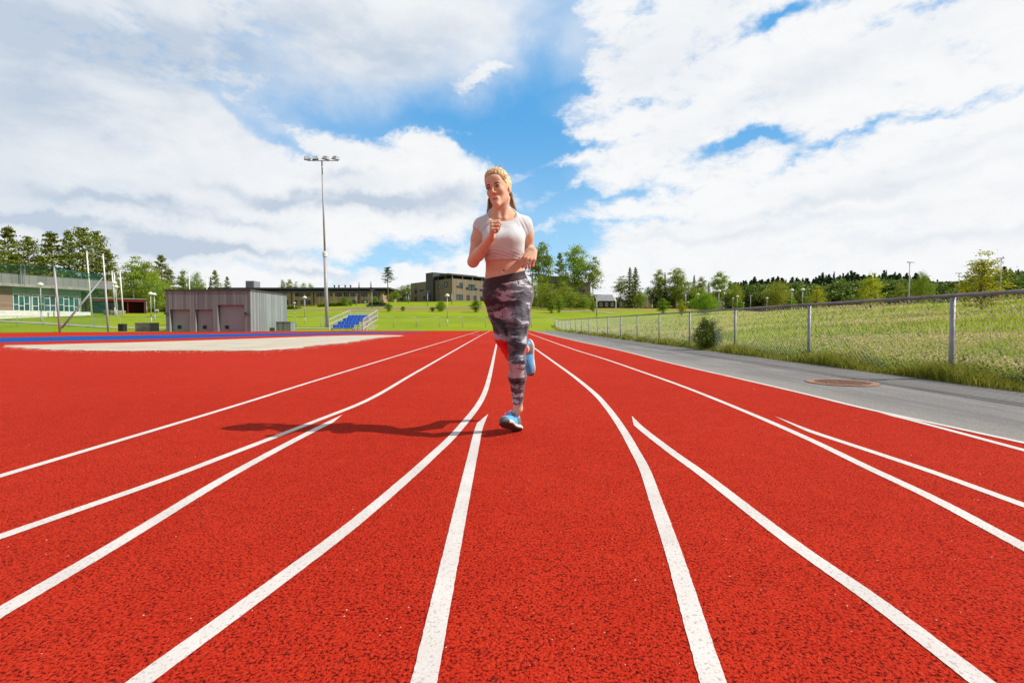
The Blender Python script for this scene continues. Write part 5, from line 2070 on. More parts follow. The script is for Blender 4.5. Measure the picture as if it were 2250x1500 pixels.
def sd_elli(c, r, R=None):
    c, r = np.array(c, float), np.array(r, float)
    R = np.eye(3) if R is None else np.array(R, float)        # rows are the axes
    ext = np.sqrt(((R * r[:, None]) ** 2).sum(0))

    def f(P):
        q = (P - c) @ R.T
        k0 = np.sqrt(((q / r) ** 2).sum(1)) + 1e-9
        k1 = np.sqrt(((q / (r * r)) ** 2).sum(1)) + 1e-9
        return k0 * (k0 - 1) / k1
    return f, c - ext, c + ext


def sd_loft(st):
    """stations (z, cx, cy, rx, ry) smoothed, elliptical section, level planes"""
    st = np.array(sorted(st), float)
    z = st[:, 0]
    zz = np.linspace(z[0], z[-1], 60)
    cols = []
    for k in range(1, 5):
        m = np.gradient(st[:, k], z)
        i = np.clip(np.searchsorted(z, zz) - 1, 0, len(z) - 2)
        h = z[i + 1] - z[i]
        t = (zz - z[i]) / h
        cols.append((2 * t ** 3 - 3 * t ** 2 + 1) * st[i, k] + (t ** 3 - 2 * t ** 2 + t) * h * m[i] + (-2 * t ** 3 + 3 * t ** 2) * st[i + 1, k] + (t ** 3 - t ** 2) * h * m[i + 1])
    cx, cy, rx, ry = cols

    def f(P):
        q = P[:, 2]
        X, Y, A, B = (np.interp(q, zz, c) for c in (cx, cy, rx, ry))
        dx, dy = (P[:, 0] - X), (P[:, 1] - Y)
        k = np.sqrt((dx / A) ** 2 + (dy / B) ** 2) + 1e-9
        g = np.sqrt((dx / A ** 2) ** 2 + (dy / B ** 2) ** 2) + 1e-9
        d = k * (k - 1) / g
        d = np.where(k < 0.35, -0.6 * np.minimum(A, B), d)
        return np.maximum(d, np.maximum(q - zz[-1], zz[0] - q))
    lo = np.array([(cx - rx).min(), (cy - ry).min(), z[0]])
    hi = np.array([(cx + rx).max(), (cy + ry).max(), z[-1]])
    return f, lo, hi


def cutp(prim, *planes):
    """keep the part of a shape where (P - p) . n < 0 for every plane (p, n)"""
    f, lo, hi = prim
    pl = [(np.array(p, float), np.array(n, float) / np.linalg.norm(np.array(n, float))) for p, n in planes]

    def g(P):
        d = f(P)
        for p, n in pl:
            d = np.maximum(d, (P - p) @ n)
        return d
    return g, lo, hi


def grow(prim, r):
    f, lo, hi = prim
    return (lambda P: f(P) - r), lo - r, hi + r


def merged(prims):
    """several blended shapes as one"""
    lo = np.min([p[0][1] for p in prims if p[2] == '+'], 0)
    hi = np.max([p[0][2] for p in prims if p[2] == '+'], 0)
    return (lambda P: field(prims, P)), lo, hi


def field(prims, P, lo=None, hi=None):
    d = np.full(len(P), 1.0)
    for (f, a, b), k, op in prims:
        m = k + 0.012
        if lo is not None and (np.any(a - m > hi) or np.any(b + m < lo)):
            continue
        e = f(P)
        if op == '+':
            h = np.clip(0.5 + 0.5 * (d - e) / k, 0, 1)
            d = d * (1 - h) + e * h - k * h * (1 - h)
        elif op == '-':
            h = np.clip(0.5 - 0.5 * (d + e) / k, 0, 1)
            d = d * (1 - h) - e * h + k * h * (1 - h)
    return d


def sdf_mesh(prims, h, post=None, N_=24):
    """surface nets over sparse blocks; prims = [(prim, blend, '+' or '-')]"""
    adds = [p for p in prims if p[2] == '+']
    lo = np.min([p[0][1] for p in adds], 0) - 0.03
    hi = np.max([p[0][2] for p in adds], 0) + 0.03
    nb = np.ceil((hi - lo) / (N_ * h)).astype(int)
    NY, NZ = nb[1] * N_ + 2, nb[2] * N_ + 2
    g = np.arange(N_ + 1)
    I, J, K = np.meshgrid(g, g, g, indexing='ij')
    base = np.stack([I, J, K], -1).reshape(-1, 3)
    half = N_ * h * 0.9
    VID, VP, FQ = [], [], []
    corner = np.array([(0, 0, 0), (1, 0, 0), (0, 1, 0), (1, 1, 0), (0, 0, 1), (1, 0, 1), (0, 1, 1), (1, 1, 1)])
    edges = [(0, 1), (2, 3), (4, 5), (6, 7), (0, 2), (1, 3), (4, 6), (5, 7), (0, 4), (1, 5), (2, 6), (3, 7)]
    gid = lambda c: ((c[..., 0].astype(np.int64) + 1) * NY + c[..., 1] + 1) * NZ + c[..., 2] + 1
    for bi in range(nb[0]):
        for bj in range(nb[1]):
            for bk in range(nb[2]):
                o = np.array([bi, bj, bk]) * N_
                p0 = lo + o * h
                p1 = p0 + N_ * h
                if not any(np.all(p[0][1] - 0.02 < p1) and np.all(p[0][2] + 0.02 > p0) for p in adds):
                    continue
                c = field(prims, ((p0 + p1) / 2)[None], p0, p1)[0]
                if abs(c) > half * 1.25 + 0.03:
                    continue
                P = p0 + base * h
                d = field(prims, P, p0, p1)
                if post is not None: d = post(P, d)
                d = d.reshape(N_ + 1, N_ + 1, N_ + 1)
                s = d < 0
                if s.all() or not s.any(): continue
                cs = np.stack([s[a:a + N_, b:b + N_, e:e + N_] for a, b, e in corner], -1)
                act = cs.any(-1) & ~cs.all(-1)
                idx = np.argwhere(act)
                cv = np.stack([d[a:a + N_, b:b + N_, e:e + N_] for a, b, e in corner], -1)[act]
                sv = cs[act]
                acc = np.zeros((len(idx), 3)); cnt = np.zeros(len(idx))
                for a, b in edges:
                    x = sv[:, a] != sv[:, b]
                    t = np.where(x, cv[:, a] / (cv[:, a] - cv[:, b] + 1e-12), 0)
                    q = corner[a] + t[:, None] * (corner[b] - corner[a])
                    acc += q * x[:, None]; cnt += x
                VP.append(p0 + (idx + acc / cnt[:, None]) * h)
                VID.append(gid(idx + o))
                for ax in range(3):
                    sh = [slice(0, N_)] * 3
                    sh2 = list(sh); sh2[ax] = slice(1, N_ + 1)
                    a, b = s[tuple(sh)], s[tuple(sh2)]
                    e = np.argwhere(a != b)
                    if not len(e): continue
                    ins = a[tuple(e.T)]
                    u, v = np.eye(3, dtype=int)[(ax + 1) % 3], np.eye(3, dtype=int)[(ax + 2) % 3]
                    c4 = [gid(e + o - u - v), gid(e + o - v), gid(e + o), gid(e + o - u)]
                    q = np.stack(c4, 1)
                    q[~ins] = q[~ins][:, ::-1]
                    FQ.append(q)
    VID, VP, FQ = np.concatenate(VID), np.concatenate(VP), np.concatenate(FQ)
    order = np.argsort(VID)
    VID, VP = VID[order], VP[order]
    pos = np.clip(np.searchsorted(VID, FQ), 0, len(VID) - 1)
    ok = (VID[pos] == FQ).all(1)
    return VP, pos[ok].astype(np.int32)


def skin_material():
    m, g, b = new_mat("skin")
    co = g.new('ShaderNodeTexCoord').outputs['Object']
    n = g.noise(co, 9.0, 5, 0.6)
    n2 = g.noise(co, 120.0, 3, 0.6)
    c = g.mix(g.ramp(n, 0.3, 0.7), (0.70, 0.44, 0.32), (0.63, 0.365, 0.25))
    c = g.mix(g.m('MULTIPLY', g.ramp(n2, 0.5, 0.8), 0.25), c, (0.50, 0.24, 0.15))
    g.l.new(c, b.inputs['Base Color'])
    b.inputs['Roughness'].default_value = 0.62
    b.inputs['Specular IOR Level'].default_value = 0.22
    b.inputs['Subsurface Weight'].default_value = 0.12
    b.inputs['Subsurface Radius'].default_value = (0.012, 0.005, 0.003)
    b.inputs['Subsurface Scale'].default_value = 1.0
    return m


def print_material():
    """printed leggings: torn bands and smudges in grey, black and pale mauve"""
    m, g, b = new_mat("printed_leggings")
    co = g.new('ShaderNodeTexCoord').outputs['Object']
    X, Y, Z = g.xyz(co)
    wv = g.vm('SCALE', g.vm('SUBTRACT', g.noise(co, 9.0, 4, 0.6, 0, 1), (0.5, 0.5, 0.5)), scale=0.10)
    v = g.vm('ADD', co, wv)
    band = g.noise(g.mapping(v, (0.3, 0.1, 1.37), (0.10, -0.15, 0), (4.5, 3.0, 21.0)), 1.0, 3, 0.5)
    smear = g.noise(g.mapping(v, (1.3, 0, 0.4), (0.2, 0.3, 0), (14, 9, 46)), 1.0, 6, 0.68, 0.6)
    frag = g.noise(g.mapping(v, (0, 2, 0), (0, -0.4, 0), (22, 16, 30)), 1.0, 3, 0.55, 1.2)
    left = g.ramp(X, -0.045, 0.0)
    pale = g.mix(left, (0.40, 0.28, 0.345), (0.46, 0.46, 0.54))
    mid = g.mix(left, (0.115, 0.072, 0.092), (0.10, 0.095, 0.125))
    darkc = (0.030, 0.022, 0.032)
    f = g.m('ADD', g.m('MULTIPLY', band, 0.85), g.m('MULTIPLY', smear, 0.30))
    st = g.ramp(f, 0.535, 0.555)
    c = g.mix(st, darkc, mid)
    c = g.mix(g.ramp(f, 0.625, 0.645), c, pale)
    c = g.mix(g.m('MULTIPLY', g.ramp(frag, 0.60, 0.64), 0.85), c, darkc)
    c = g.mix(g.m('MULTIPLY', g.ramp(frag, 0.36, 0.32), 0.7), c, pale)
    g.l.new(c, b.inputs['Base Color'])
    b.inputs['Roughness'].default_value = 0.55
    b.inputs['Specular IOR Level'].default_value = 0.3
    return m


def hair_material(name, c1, c2):
    m, g, b = new_mat(name)
    co = g.new('ShaderNodeTexCoord').outputs['Object']
    ri = g.new('ShaderNodeNewGeometry').outputs['Random Per Island']
    n = g.noise(g.mapping(co, (0, 0, 0), (0, 0.2, 0), (160, 60, 25)), 1.0, 4, 0.6)
    g.l.new(g.mix(g.m('ADD', g.m('MULTIPLY', g.ramp(n, 0.3, 0.7), 0.45), g.m('MULTIPLY', ri, 0.6)), c1, c2), b.inputs['Base Color'])
    b.inputs['Roughness'].default_value = 0.42
    b.inputs['Specular IOR Level'].default_value = 0.4
    bp = g.new('ShaderNodeBump')
    bp.inputs['Strength'].default_value = 0.7
    bp.inputs['Distance'].default_value = 0.004
    g.l.new(n, bp.inputs['Height'])
    g.l.new(bp.outputs[0], b.inputs['Normal'])
    return m


def runner():
    root = empty("person", (0.03, 3.28, 0), 0, "blond young woman jogging in white crop top, printed leggings and blue shoes", "person")
    O = np.array(root.location)
    A = lambda px, py, D: np.array(at(px, py, D))

    # ---------------- skeleton measured on the photo
    hipL, kneeL, ankL = A(1140, 652, 3.235), A(1136, 784, 3.08), A(1138.5, 899, 3.255)
    hipR, kneeR, ankR = A(1093.5, 652, 3.285), A(1109, 745, 3.21), A(1153, 766, 3.50)
    shR, elR, wrR = A(1057, 499, 3.215), A(1040, 576, 3.20), A(1081, 521, 3.00)
    shL, elL, wrL = A(1153, 496, 3.23), A(1164, 557, 3.36), A(1171, 552, 3.12)
    neck0, neck1 = A(1103, 478, 3.22), A(1101, 452, 3.20)

    def loft(extra=0.0, z0=0.80):
        S = []
        for py, c, rx, ry, D in ((676, 1116, 0.112, 0.090, 3.26), (662, 1116, 0.140, 0.108, 3.26), (645, 1116, 0.149, 0.114, 3.26), (622, 1113, 0.140, 0.104, 3.25), (604, 1110, 0.124, 0.090, 3.235),
                                 (588, 1109, 0.1175, 0.083, 3.225), (572, 1108.5, 0.1175, 0.083, 3.22), (550, 1107, 0.1235, 0.090, 3.215), (525, 1106.5, 0.130, 0.096, 3.215),
                                 (505, 1106, 0.138, 0.090, 3.22), (490, 1105, 0.135, 0.074, 3.225), (480, 1104, 0.098, 0.058, 3.225), (472, 1103, 0.060, 0.050, 3.225)):
            p = A(c, py, D)
            S.append((p[2], p[0], p[1], rx + extra, ry + extra))
        return sd_loft(S)

    lerp = lambda a, b, t: a * (1 - t) + b * t
    # ---------------- legs
    back = np.array([0.0, 1.0, 0.0])

    def leg(hip, knee, ank, g_=0.0, calf_dir=back):
        sh = ank - knee
        return [
            (sd_rcone(hip + np.array([0, 0.0, 0.01]), lerp(hip, knee, 0.42), 0.084 + g_, 0.067 + g_), 0.045, '+'),
            (sd_rcone(lerp(hip, knee, 0.42), lerp(hip, knee, 0.78), 0.067 + g_, 0.050 + g_), 0.03, '+'),
            (sd_rcone(lerp(hip, knee, 0.78), knee + sh * 0.08, 0.050 + g_, 0.0455 + g_), 0.03, '+'),
            (sd_rcone(knee + sh * 0.08, knee + sh * 0.36 + calf_dir * 0.014, 0.0445 + g_, 0.047 + g_), 0.025, '+'),
            (sd_rcone(knee + sh * 0.36 + calf_dir * 0.014, knee + sh * 0.97, 0.047 + g_, 0.027 + g_), 0.03, '+'),
        ]
    legL, legR = leg(hipL, kneeL, ankL), leg(hipR, kneeR, ankR)
    calfR = A(1128, 775, 3.33)
    legR = legR[:2] + [(sd_rcone(lerp(hipR, kneeR, 0.78), kneeR + (0, 0.004, 0.005), 0.052, 0.051), 0.03, '+'),
                       (sd_rcone(kneeR, lerp(kneeR, calfR, 0.5), 0.050, 0.048), 0.03, '+'),
                       (sd_rcone(lerp(kneeR, calfR, 0.5), calfR, 0.048, 0.050), 0.03, '+'),
                       (sd_rcone(calfR, ankR, 0.051, 0.032), 0.03, '+')]
    # ---------------- arms
    def arm(sh, el, wr):
        fa = wr - el
        return [
            (sd_rcone(sh, lerp(sh, el, 0.35), 0.045, 0.043), 0.03, '+'),
            (sd_rcone(lerp(sh, el, 0.35), el, 0.042, 0.032), 0.02, '+'),
            (sd_rcone(el, el + fa * 0.3, 0.032, 0.0350), 0.02, '+'),
            (sd_rcone(el + fa * 0.3, wr, 0.0350, 0.0220), 0.02, '+'),
        ]

    def hand(wr, Y, Z, side, curls, thumb, s=0.95):
        Y = np.array(Y, float); Y /= np.linalg.norm(Y)
        Z = np.array(Z, float); Z -= Y * (Z @ Y); Z /= np.linalg.norm(Z)
        X = np.cross(Y, Z) * side
        W = lambda x, y, z: wr + s * (X * x + Y * y + Z * z)
        out, info = [], []
        mcp = [(0.031, 0.086, 0), (0.0105, 0.091, 0.002), (-0.0105, 0.087, 0.001), (-0.0295, 0.078, -0.002)]
        seg = [(0.040, 0.025, 0.019), (0.044, 0.028, 0.020), (0.041, 0.026, 0.019), (0.032, 0.020, 0.017)]
        for (x, y, z) in mcp:
            out.append((sd_rcone(W(x * 0.45, 0.006, 0), W(x, y - 0.006, z - 0.003), 0.0155 * s, 0.0130 * s), 0.009, '+'))
        out.append((sd_rcone(W(0.022, 0.018, -0.010), W(0.030, 0.050, -0.012), 0.016 * s, 0.013 * s), 0.010, '+'))
        for k, ((x, y, z), L) in enumerate(zip(mcp, seg)):
            a, p = 0.0, np.array([x, y, z - 0.002])
            for j in range(3):
                a += curls[k][j]
                sp = 0.0 if j else 0.0
                q = p + L[j] * np.array([sp, math.cos(a), -math.sin(a)])
                r0, r1 = (0.0096, 0.0088, 0.0080, 0.0068)[j:j + 2]
                if k == 3: r0, r1 = r0 * 0.88, r1 * 0.88
                out.append((sd_rcone(W(*p), W(*q), r0 * s, r1 * s), 0.0032, '+'))
                info.append((k, j, W(*p), W(*q)))
                p = q
        for (a, b, r0, r1) in thumb:
            out.append((sd_rcone(W(*a), W(*b), r0 * s, r1 * s), 0.005, '+'))
        return out, info

    d = math.radians
    fist = [(d(80), d(88), d(55)), (d(82), d(90), d(55)), (d(84), d(92), d(55)), (d(86), d(92), d(55))]
    handR, infoR = hand(wrR, (0.02, -0.72, 0.69), (-1, 0, 0), -1, fist,
                        [((0.026, 0.020, -0.014), (0.040, 0.052, -0.026), 0.0125, 0.0105), ((0.040, 0.052, -0.026), (0.030, 0.078, -0.045), 0.0105, 0.0095), ((0.030, 0.078, -0.045), (0.012, 0.085, -0.053), 0.0095, 0.0078)])
    loose = [(d(42), d(55), d(35)), (d(50), d(62), d(38)), (d(55), d(66), d(40)), (d(58), d(66), d(40))]
    handL, infoL = hand(wrL, (-0.30, -0.62, -0.68), (0.05, -0.75, 0.62), 1, loose,
                        [((0.026, 0.018, -0.010), (0.050, 0.046, -0.012), 0.0125, 0.0105), ((0.050, 0.046, -0.012), (0.058, 0.078, -0.014), 0.0105, 0.0090), ((0.058, 0.078, -0.014), (0.056, 0.102, -0.020), 0.0090, 0.0074)])
    # ---------------- head
    yaw, pit, rol = d(21), d(-4), d(-9)
    Yh = np.array([-math.sin(yaw), -math.cos(yaw), 0.0])
    Xh = np.array([math.cos(yaw), -math.sin(yaw), 0.0])
    Zh = np.array([0, 0, 1.0])
    Yh, Zh = Yh * math.cos(pit) + Zh * math.sin(pit), Zh * math.cos(pit) - Yh * math.sin(pit)
    Xh, Zh = Xh * math.cos(rol) - Zh * math.sin(rol), Zh * math.cos(rol) + Xh * math.sin(rol)
    HC = A(1095.5, 419.5, 3.165)
    RH = np.stack([Xh, Yh, Zh])
    hs = 0.97
    H = lambda x, y, z: HC + hs * (Xh * x + Yh * y + Zh * z)
    E = lambda c, r: sd_elli(H(*c), np.array(r) * hs, RH)
    Cn = lambda a, b, ra, rb: sd_rcone(H(*a), H(*b), ra * hs, rb * hs)
    head = [
        (E((0, -0.016, 0.036), (0.073, 0.093, 0.084)), 0.02, '+'),
        (E((0, 0.026, -0.020), (0.0565, 0.062, 0.082)), 0.03, '+'),
        (Cn((-0.037, 0.008, -0.055), (-0.007, 0.070, -0.102), 0.017, 0.0110), 0.03, '+'),
        (Cn((0.037, 0.008, -0.055), (0.007, 0.070, -0.102), 0.017, 0.0110), 0.03, '+'),
        (E((0, 0.079, -0.101), (0.0125, 0.0115, 0.0115)), 0.018, '+'),
        (E((-0.037, 0.062, -0.026), (0.016, 0.015, 0.015)), 0.025, '+'),
        (E((0.037, 0.062, -0.026), (0.016, 0.015, 0.015)), 0.025, '+'),
        (E((0, 0.075, 0.045), (0.048, 0.016, 0.030)), 0.03, '+'),
        (Cn((-0.034, 0.080, 0.015), (-0.008, 0.088, 0.012), 0.008, 0.007), 0.012, '+'),
        (Cn((0.034, 0.080, 0.015), (0.008, 0.088, 0.012), 0.008, 0.007), 0.012, '+'),
        (E((-0.031, 0.100, -0.002), (0.018, 0.015, 0.010)), 0.012, '-'),
        (E((0.031, 0.100, -0.002), (0.018, 0.015, 0.010)), 0.012, '-'),
        (Cn((0, 0.089, 0.008), (0, 0.108, -0.032), 0.0065, 0.0085), 0.009, '+'),
        (E((-0.0105, 0.097, -0.037), (0.0070, 0.009, 0.0065)), 0.006, '+'),
        (E((0.0105, 0.097, -0.037), (0.0070, 0.009, 0.0065)), 0.006, '+'),
        (E((-0.0060, 0.102, -0.0445), (0.0032, 0.006, 0.0028)), 0.003, '-'),
        (E((0.0060, 0.102, -0.0445), (0.0032, 0.006, 0.0028)), 0.003, '-'),
        (E((0, 0.081, -0.073), (0.025, 0.0105, 0.016)), 0.014, '+'),
        (E((-0.032, 0.083, 0.0025), (0.0135, 0.010, 0.0080)), 0.005, '+'),
        (E((0.032, 0.083, 0.0025), (0.0135, 0.010, 0.0080)), 0.005, '+'),
        (E((-0.072, -0.010, -0.014), (0.0065, 0.014, 0.025)), 0.006, '+'),
        (E((0.072, -0.010, -0.014), (0.0065, 0.014, 0.025)), 0.006, '+'),
        (E((0.080, -0.003, -0.010), (0.005, 0.007, 0.013)), 0.005, '-'),
        (E((-0.080, -0.003, -0.010), (0.005, 0.007, 0.013)), 0.005, '-'),
    ]
    neck = [(sd_rcone(neck0, neck1, 0.047, 0.041), 0.030, '+'),
            (sd_rcone(neck1, H(0, -0.030, -0.03), 0.041, 0.045), 0.02, '+'),
            (sd_rcone(H(0.046, -0.03, -0.06), A(1108, 481, 3.155), 0.011, 0.009), 0.02, '+'),
            (sd_rcone(H(-0.046, -0.03, -0.06), A(1097, 481, 3.155), 0.010, 0.009), 0.02, '+'),
            (sd_rcone(A(1112, 484, 3.165), A(1146, 482, 3.20), 0.012, 0.012), 0.018, '+'),
            (sd_rcone(A(1094, 484, 3.165), A(1064, 484, 3.20), 0.012, 0.012), 0.018, '+')]
    traps = [(sd_rcone(lerp(neck0, neck1, 0.35), shR + (0.012, 0, 0.0), 0.042, 0.042), 0.04, '+'),
             (sd_rcone(lerp(neck0, neck1, 0.35), shL + (-0.012, 0, 0.0), 0.042, 0.042), 0.04, '+')]
    bustR, bustL = A(1083, 526, 3.138), A(1128, 526, 3.138)
    bust = [(sd_elli(bustR, (0.055, 0.045, 0.055)), 0.045, '+'), (sd_elli(bustL, (0.055, 0.045, 0.055)), 0.045, '+')]
    navel = A(1106.5, 594.5, 3.128)
    torso = [(loft(), 0.02, '+')]
    body = [(merged(torso + legR), 0.004, '+'), (merged(torso + legL), 0.005, '+')] + bust + traps + neck + head
    body = body + arm(shR, elR, wrR) + handR + arm(shL, elL, wrL) + handL
    body += [(sd_rcone(navel + (0, 0.03, 0), navel - (0, 0.02, 0), 0.0045, 0.0045), 0.010, '-'),
             (sd_rcone(A(1106, 560, 3.115), A(1106.5, 588, 3.120), 0.006, 0.006), 0.02, '-')]
    # feet reach down into the shoes
    td = np.array([-0.42, -0.82, 0.33]); td /= np.linalg.norm(td)
    heelL = A(1142, 947.5, 3.30) - td * 0.02 + np.array([0, 0, -0.005])
    upL = ankL - A(1140, 940, 3.27) + np.array([-0.10, 0.0, 0.1])
    upL = upL - td * (upL @ td); upL /= np.linalg.norm(upL)
    sole_n = np.array([0.62, 0.76, -0.10])
    tdr = np.array([0.035, 0.26, -0.96]); tdr /= np.linalg.norm(tdr)
    upR = -sole_n + tdr * (sole_n @ tdr); upR /= np.linalg.norm(upR)
    heelR = A(1167.5, 744, 3.55)
    for ank, hl, t_, u_ in ((ankL, heelL, td, upL), (ankR, heelR, tdr, upR)):
        body += [(sd_rcone(ank, hl + t_ * 0.050 + u_ * 0.095, 0.027, 0.025), 0.02, '+'), (sd_rcone(hl + t_ * 0.050 + u_ * 0.095, hl + t_ * 0.055 + u_ * 0.05, 0.025, 0.024), 0.01, '+')]
    V, Q = sdf_mesh(body, 0.0030)
    M['skin'] = skin_material()
    fast("body", V - O, Q, M['skin'], root, True)

    # ---------------- crop top
    hem_p, hem_n = A(1108, 572.5, 3.2), np.array([0.03, 0.05, -1.0])
    armd = (elR - shR) / np.linalg.norm(elR - shR)
    armdL = (elL - shL) / np.linalg.norm(elL - shL)
    slR = cutp(sd_rcone(shR + (0.004, 0, 0.006), lerp(shR, elR, 0.5), 0.050, 0.055), (lerp(shR, elR, 0.17), armd + np.array([0.55, 0, 0])*-1))
    slL = cutp(sd_rcone(shL + (-0.004, 0, 0.006), lerp(shL, elL, 0.5), 0.050, 0.054), (lerp(shL, elL, 0.22), armdL + np.array([0.25, 0, 0])))
    top = [(grow(loft(), 0.0055), 0.02, '+')] + [(grow(p, 0.006), k, o) for p, k, o in bust] + [(grow(p, 0.0065), k, o) for p, k, o in traps] + [(slR, 0.022, '+'), (slL, 0.022, '+')]
    # the cloth spans the chest and hangs a little free below it
    top += [(sd_rcone(bustR + (0.03, -0.012, 0), bustL + (-0.03, -0.012, 0), 0.040, 0.040), 0.03, '+'),
            (sd_elli(A(1107, 550, 3.165), (0.100, 0.062, 0.050)), 0.04, '+')]
    top += [(sd_elli(A(1104, 472, 3.165), (0.086, 0.095, 0.052)), 0.012, '-')]

    def folds(P, dd):
        z = P[:, 2]
        x, y = P[:, 0] - A(1107, 550, 3.2)[0], P[:, 1]
        hz = hem_p[2]
        low = np.exp(-((z - hz - 0.035) / 0.035) ** 2)
        w = 0.0022 * np.sin((z + 0.10 * x * x * 8 + 0.03 * np.sin(9 * x)) * 330) + 0.0016 * np.sin((z - 0.12 * x) * 520 + 1.0)
        pull = 0.0022 * np.sin((x * 0.9 - z * 0.75) * 240) * np.exp(-(((x + 0.115) / 0.035) ** 2 + ((z - 1.30) / 0.04) ** 2))
        pull2 = 0.0020 * np.sin((x * 0.95 + z * 0.5) * 260) * np.exp(-(((x - 0.115) / 0.03) ** 2 + ((z - 1.29) / 0.05) ** 2))
        dd = dd + low * w * (0.45 + 0.4 * np.sin(x * 14 + z * 30)) + pull + pull2
        dd = np.maximum(dd, (P - hem_p) @ (hem_n / np.linalg.norm(hem_n)))
        return dd
    V, Q = sdf_mesh(top, 0.0035, folds)
    cm = pm("white_cotton_jersey", (0.61, 0.635, 0.67), (0.57, 0.595, 0.63), 30, 0.85, 0.15, 300)
    tp = fast("crop_top", V - O, Q, cm, root, True)

    # ---------------- leggings, waistband, calf in red bounce colour
    wl, wr_ = A(1063, 613.5, 3.2), A(1154, 594.5, 3.2)
    wn = np.cross(wr_ - wl, np.array([0.0, 1.0, 0.12])); wn /= np.linalg.norm(wn)
    if wn[2] < 0: wn = -wn
    wp = (wl + wr_) / 2
    shd = (ankL - kneeL) / np.linalg.norm(ankL - kneeL)
    shR_ = (ankR - calfR) / np.linalg.norm(ankR - calfR)
    endL = A(1138, 893, 3.2)
    kneecut = A(1103, 746.5, 3.17)
    kn = np.array([-0.18, 0.10, -1.0]); kn /= np.linalg.norm(kn)
    hipsp = [(grow(loft(), 0.004), 0.02, '+')]
    lgL = [(grow(p, 0.004), k, o) for p, k, o in legL]
    lgR = [(grow(p, 0.004), k, o) for p, k, o in legR]
    lg = [(merged(hipsp + [(cutp(p, (kneecut, kn)), k, o) for p, k, o in lgR]), 0.004, '+'), (merged(hipsp + lgL), 0.005, '+')]

    def cl(P, dd):
        dd = np.maximum(dd, (P - wp) @ wn + 0.046)
        return np.maximum(dd, (P - endL) @ shd)
    V, Q = sdf_mesh(lg, 0.0035, cl)
    M['print'] = print_material()
    M['sidegrey'] = pm("plain_grey_jersey", (0.17, 0.16, 0.165), (0.13, 0.12, 0.125), 20, 0.6, 0.1, 200)
    C = V[Q].mean(1)
    t = np.clip(((C - hipL) @ (kneeL - hipL)) / ((kneeL - hipL) @ (kneeL - hipL)), -0.3, 1)
    axis = hipL + t[:, None] * (kneeL - hipL)
    t2 = np.clip(((C - kneeL) @ (ankL - kneeL)) / ((ankL - kneeL) @ (ankL - kneeL)), 0, 1)
    axis2 = kneeL + t2[:, None] * (ankL - kneeL)
    ax_ = np.where((C[:, 2] > kneeL[2])[:, None], axis, axis2)
    dv = C - ax_
    ang = np.degrees(np.arctan2(-dv[:, 1], dv[:, 0]))
    side = (C[:, 0] > ax_[:, 0]) & (ang < 26) & (C[:, 2] < 1.0) & (C[:, 0] > 0.0)
    fast("leggings", V - O, Q, [M['print'], M['sidegrey']], root, True, side.astype(int))
    band = [(grow(loft(), 0.0058), 0.02, '+'), (grow(legL[0][0], 0.0058), 0.05, '+'), (grow(legR[0][0], 0.0058), 0.05, '+')]

    def wb(P, dd):
        q = (P - wp) @ wn
        return np.maximum(dd, np.maximum(q, -q - 0.050))
    V, Q = sdf_mesh(band, 0.0035, wb)
    fast("waistband", V - O, Q, pm("dark_plum_jersey", (0.045, 0.026, 0.034), (0.035, 0.02, 0.027), 20, 0.6), root, True)
    calf = lgR[1:]  # red bounce light from the track is put into this cloth's colour

    endR = calfR + (ankR - calfR) * 0.86

    def cc(P, dd):
        dd = np.maximum(dd, (P - endR) @ shR_)
        return np.maximum(dd, -((P - kneecut) @ kn))
    V, Q = sdf_mesh(calf, 0.0035, cc)
    tag(fast("calf_panel", V - O, Q, pm("red_bounce_jersey", (0.80, 0.004, 0.003), (0.74, 0.003, 0.003), 20, 0.6), root, True), "lower leg of the leggings with red bounce light in its colour")

    # ---------------- shoes
    def shoe(heel, toe_dir, up_hint, lateral, label=None):
        Yd = np.array(toe_dir, float); Yd /= np.linalg.norm(Yd)
        Zd = np.array(up_hint, float); Zd -= Yd * (Zd @ Yd); Zd /= np.linalg.norm(Zd)
        Xd = np.cross(Yd, Zd)
        R = np.stack([Xd, Yd, Zd])
        W = lambda x, y, z: heel + Xd * x + Yd * y + Zd * z
        e = lambda c, r: sd_elli(W(*c), r, R)
        bot = (W(0, 0, 0.002), -Zd)
        sole = [(e((0, 0.050, 0.018), (0.036, 0.052, 0.022)), 0.02, '+'), (e((0, 0.130, 0.017), (0.032, 0.095, 0.020)), 0.02, '+'), (e((-0.003 * lateral, 0.205, 0.020), (0.046, 0.066, 0.020)), 0.02, '+')]
        upper = [(e((0, 0.050, 0.052), (0.033, 0.046, 0.054)), 0.02, '+'), (e((0, 0.115, 0.048), (0.034, 0.075, 0.047)), 0.02, '+'),
                 (e((-0.002 * lateral, 0.200, 0.038), (0.041, 0.062, 0.033)), 0.025, '+'),
                 (sd_rcone(W(0, 0.058, 0.060), W(0, 0.050, 0.092), 0.036, 0.035), 0.015, '+'),
                 (sd_rcone(W(0, 0.10, 0.085), W(0, 0.088, 0.118), 0.019, 0.015), 0.012, '+'),
                 (sd_rcone(W(0, 0.052, 0.085), W(0, 0.046, 0.14), 0.0285, 0.031), 0.006, '-')]
        def sp(P, dd):
            return np.maximum(dd, (P - bot[0]) @ bot[1])
        def su(P, dd):
            return np.maximum(dd, -((P - W(0, 0, 0.020)) @ Zd))
        V, Q = sdf_mesh(upper, 0.0028, su)
        L_ = (V[Q].mean(1) - heel) @ R.T
        mi = np.zeros(len(Q), int)
        x, y, z = L_[:, 0], L_[:, 1], L_[:, 2]
        mi[(y < 0.105 - 0.35 * (z - 0.02)) & (y > 0.02) & (z < 0.075)] = 1
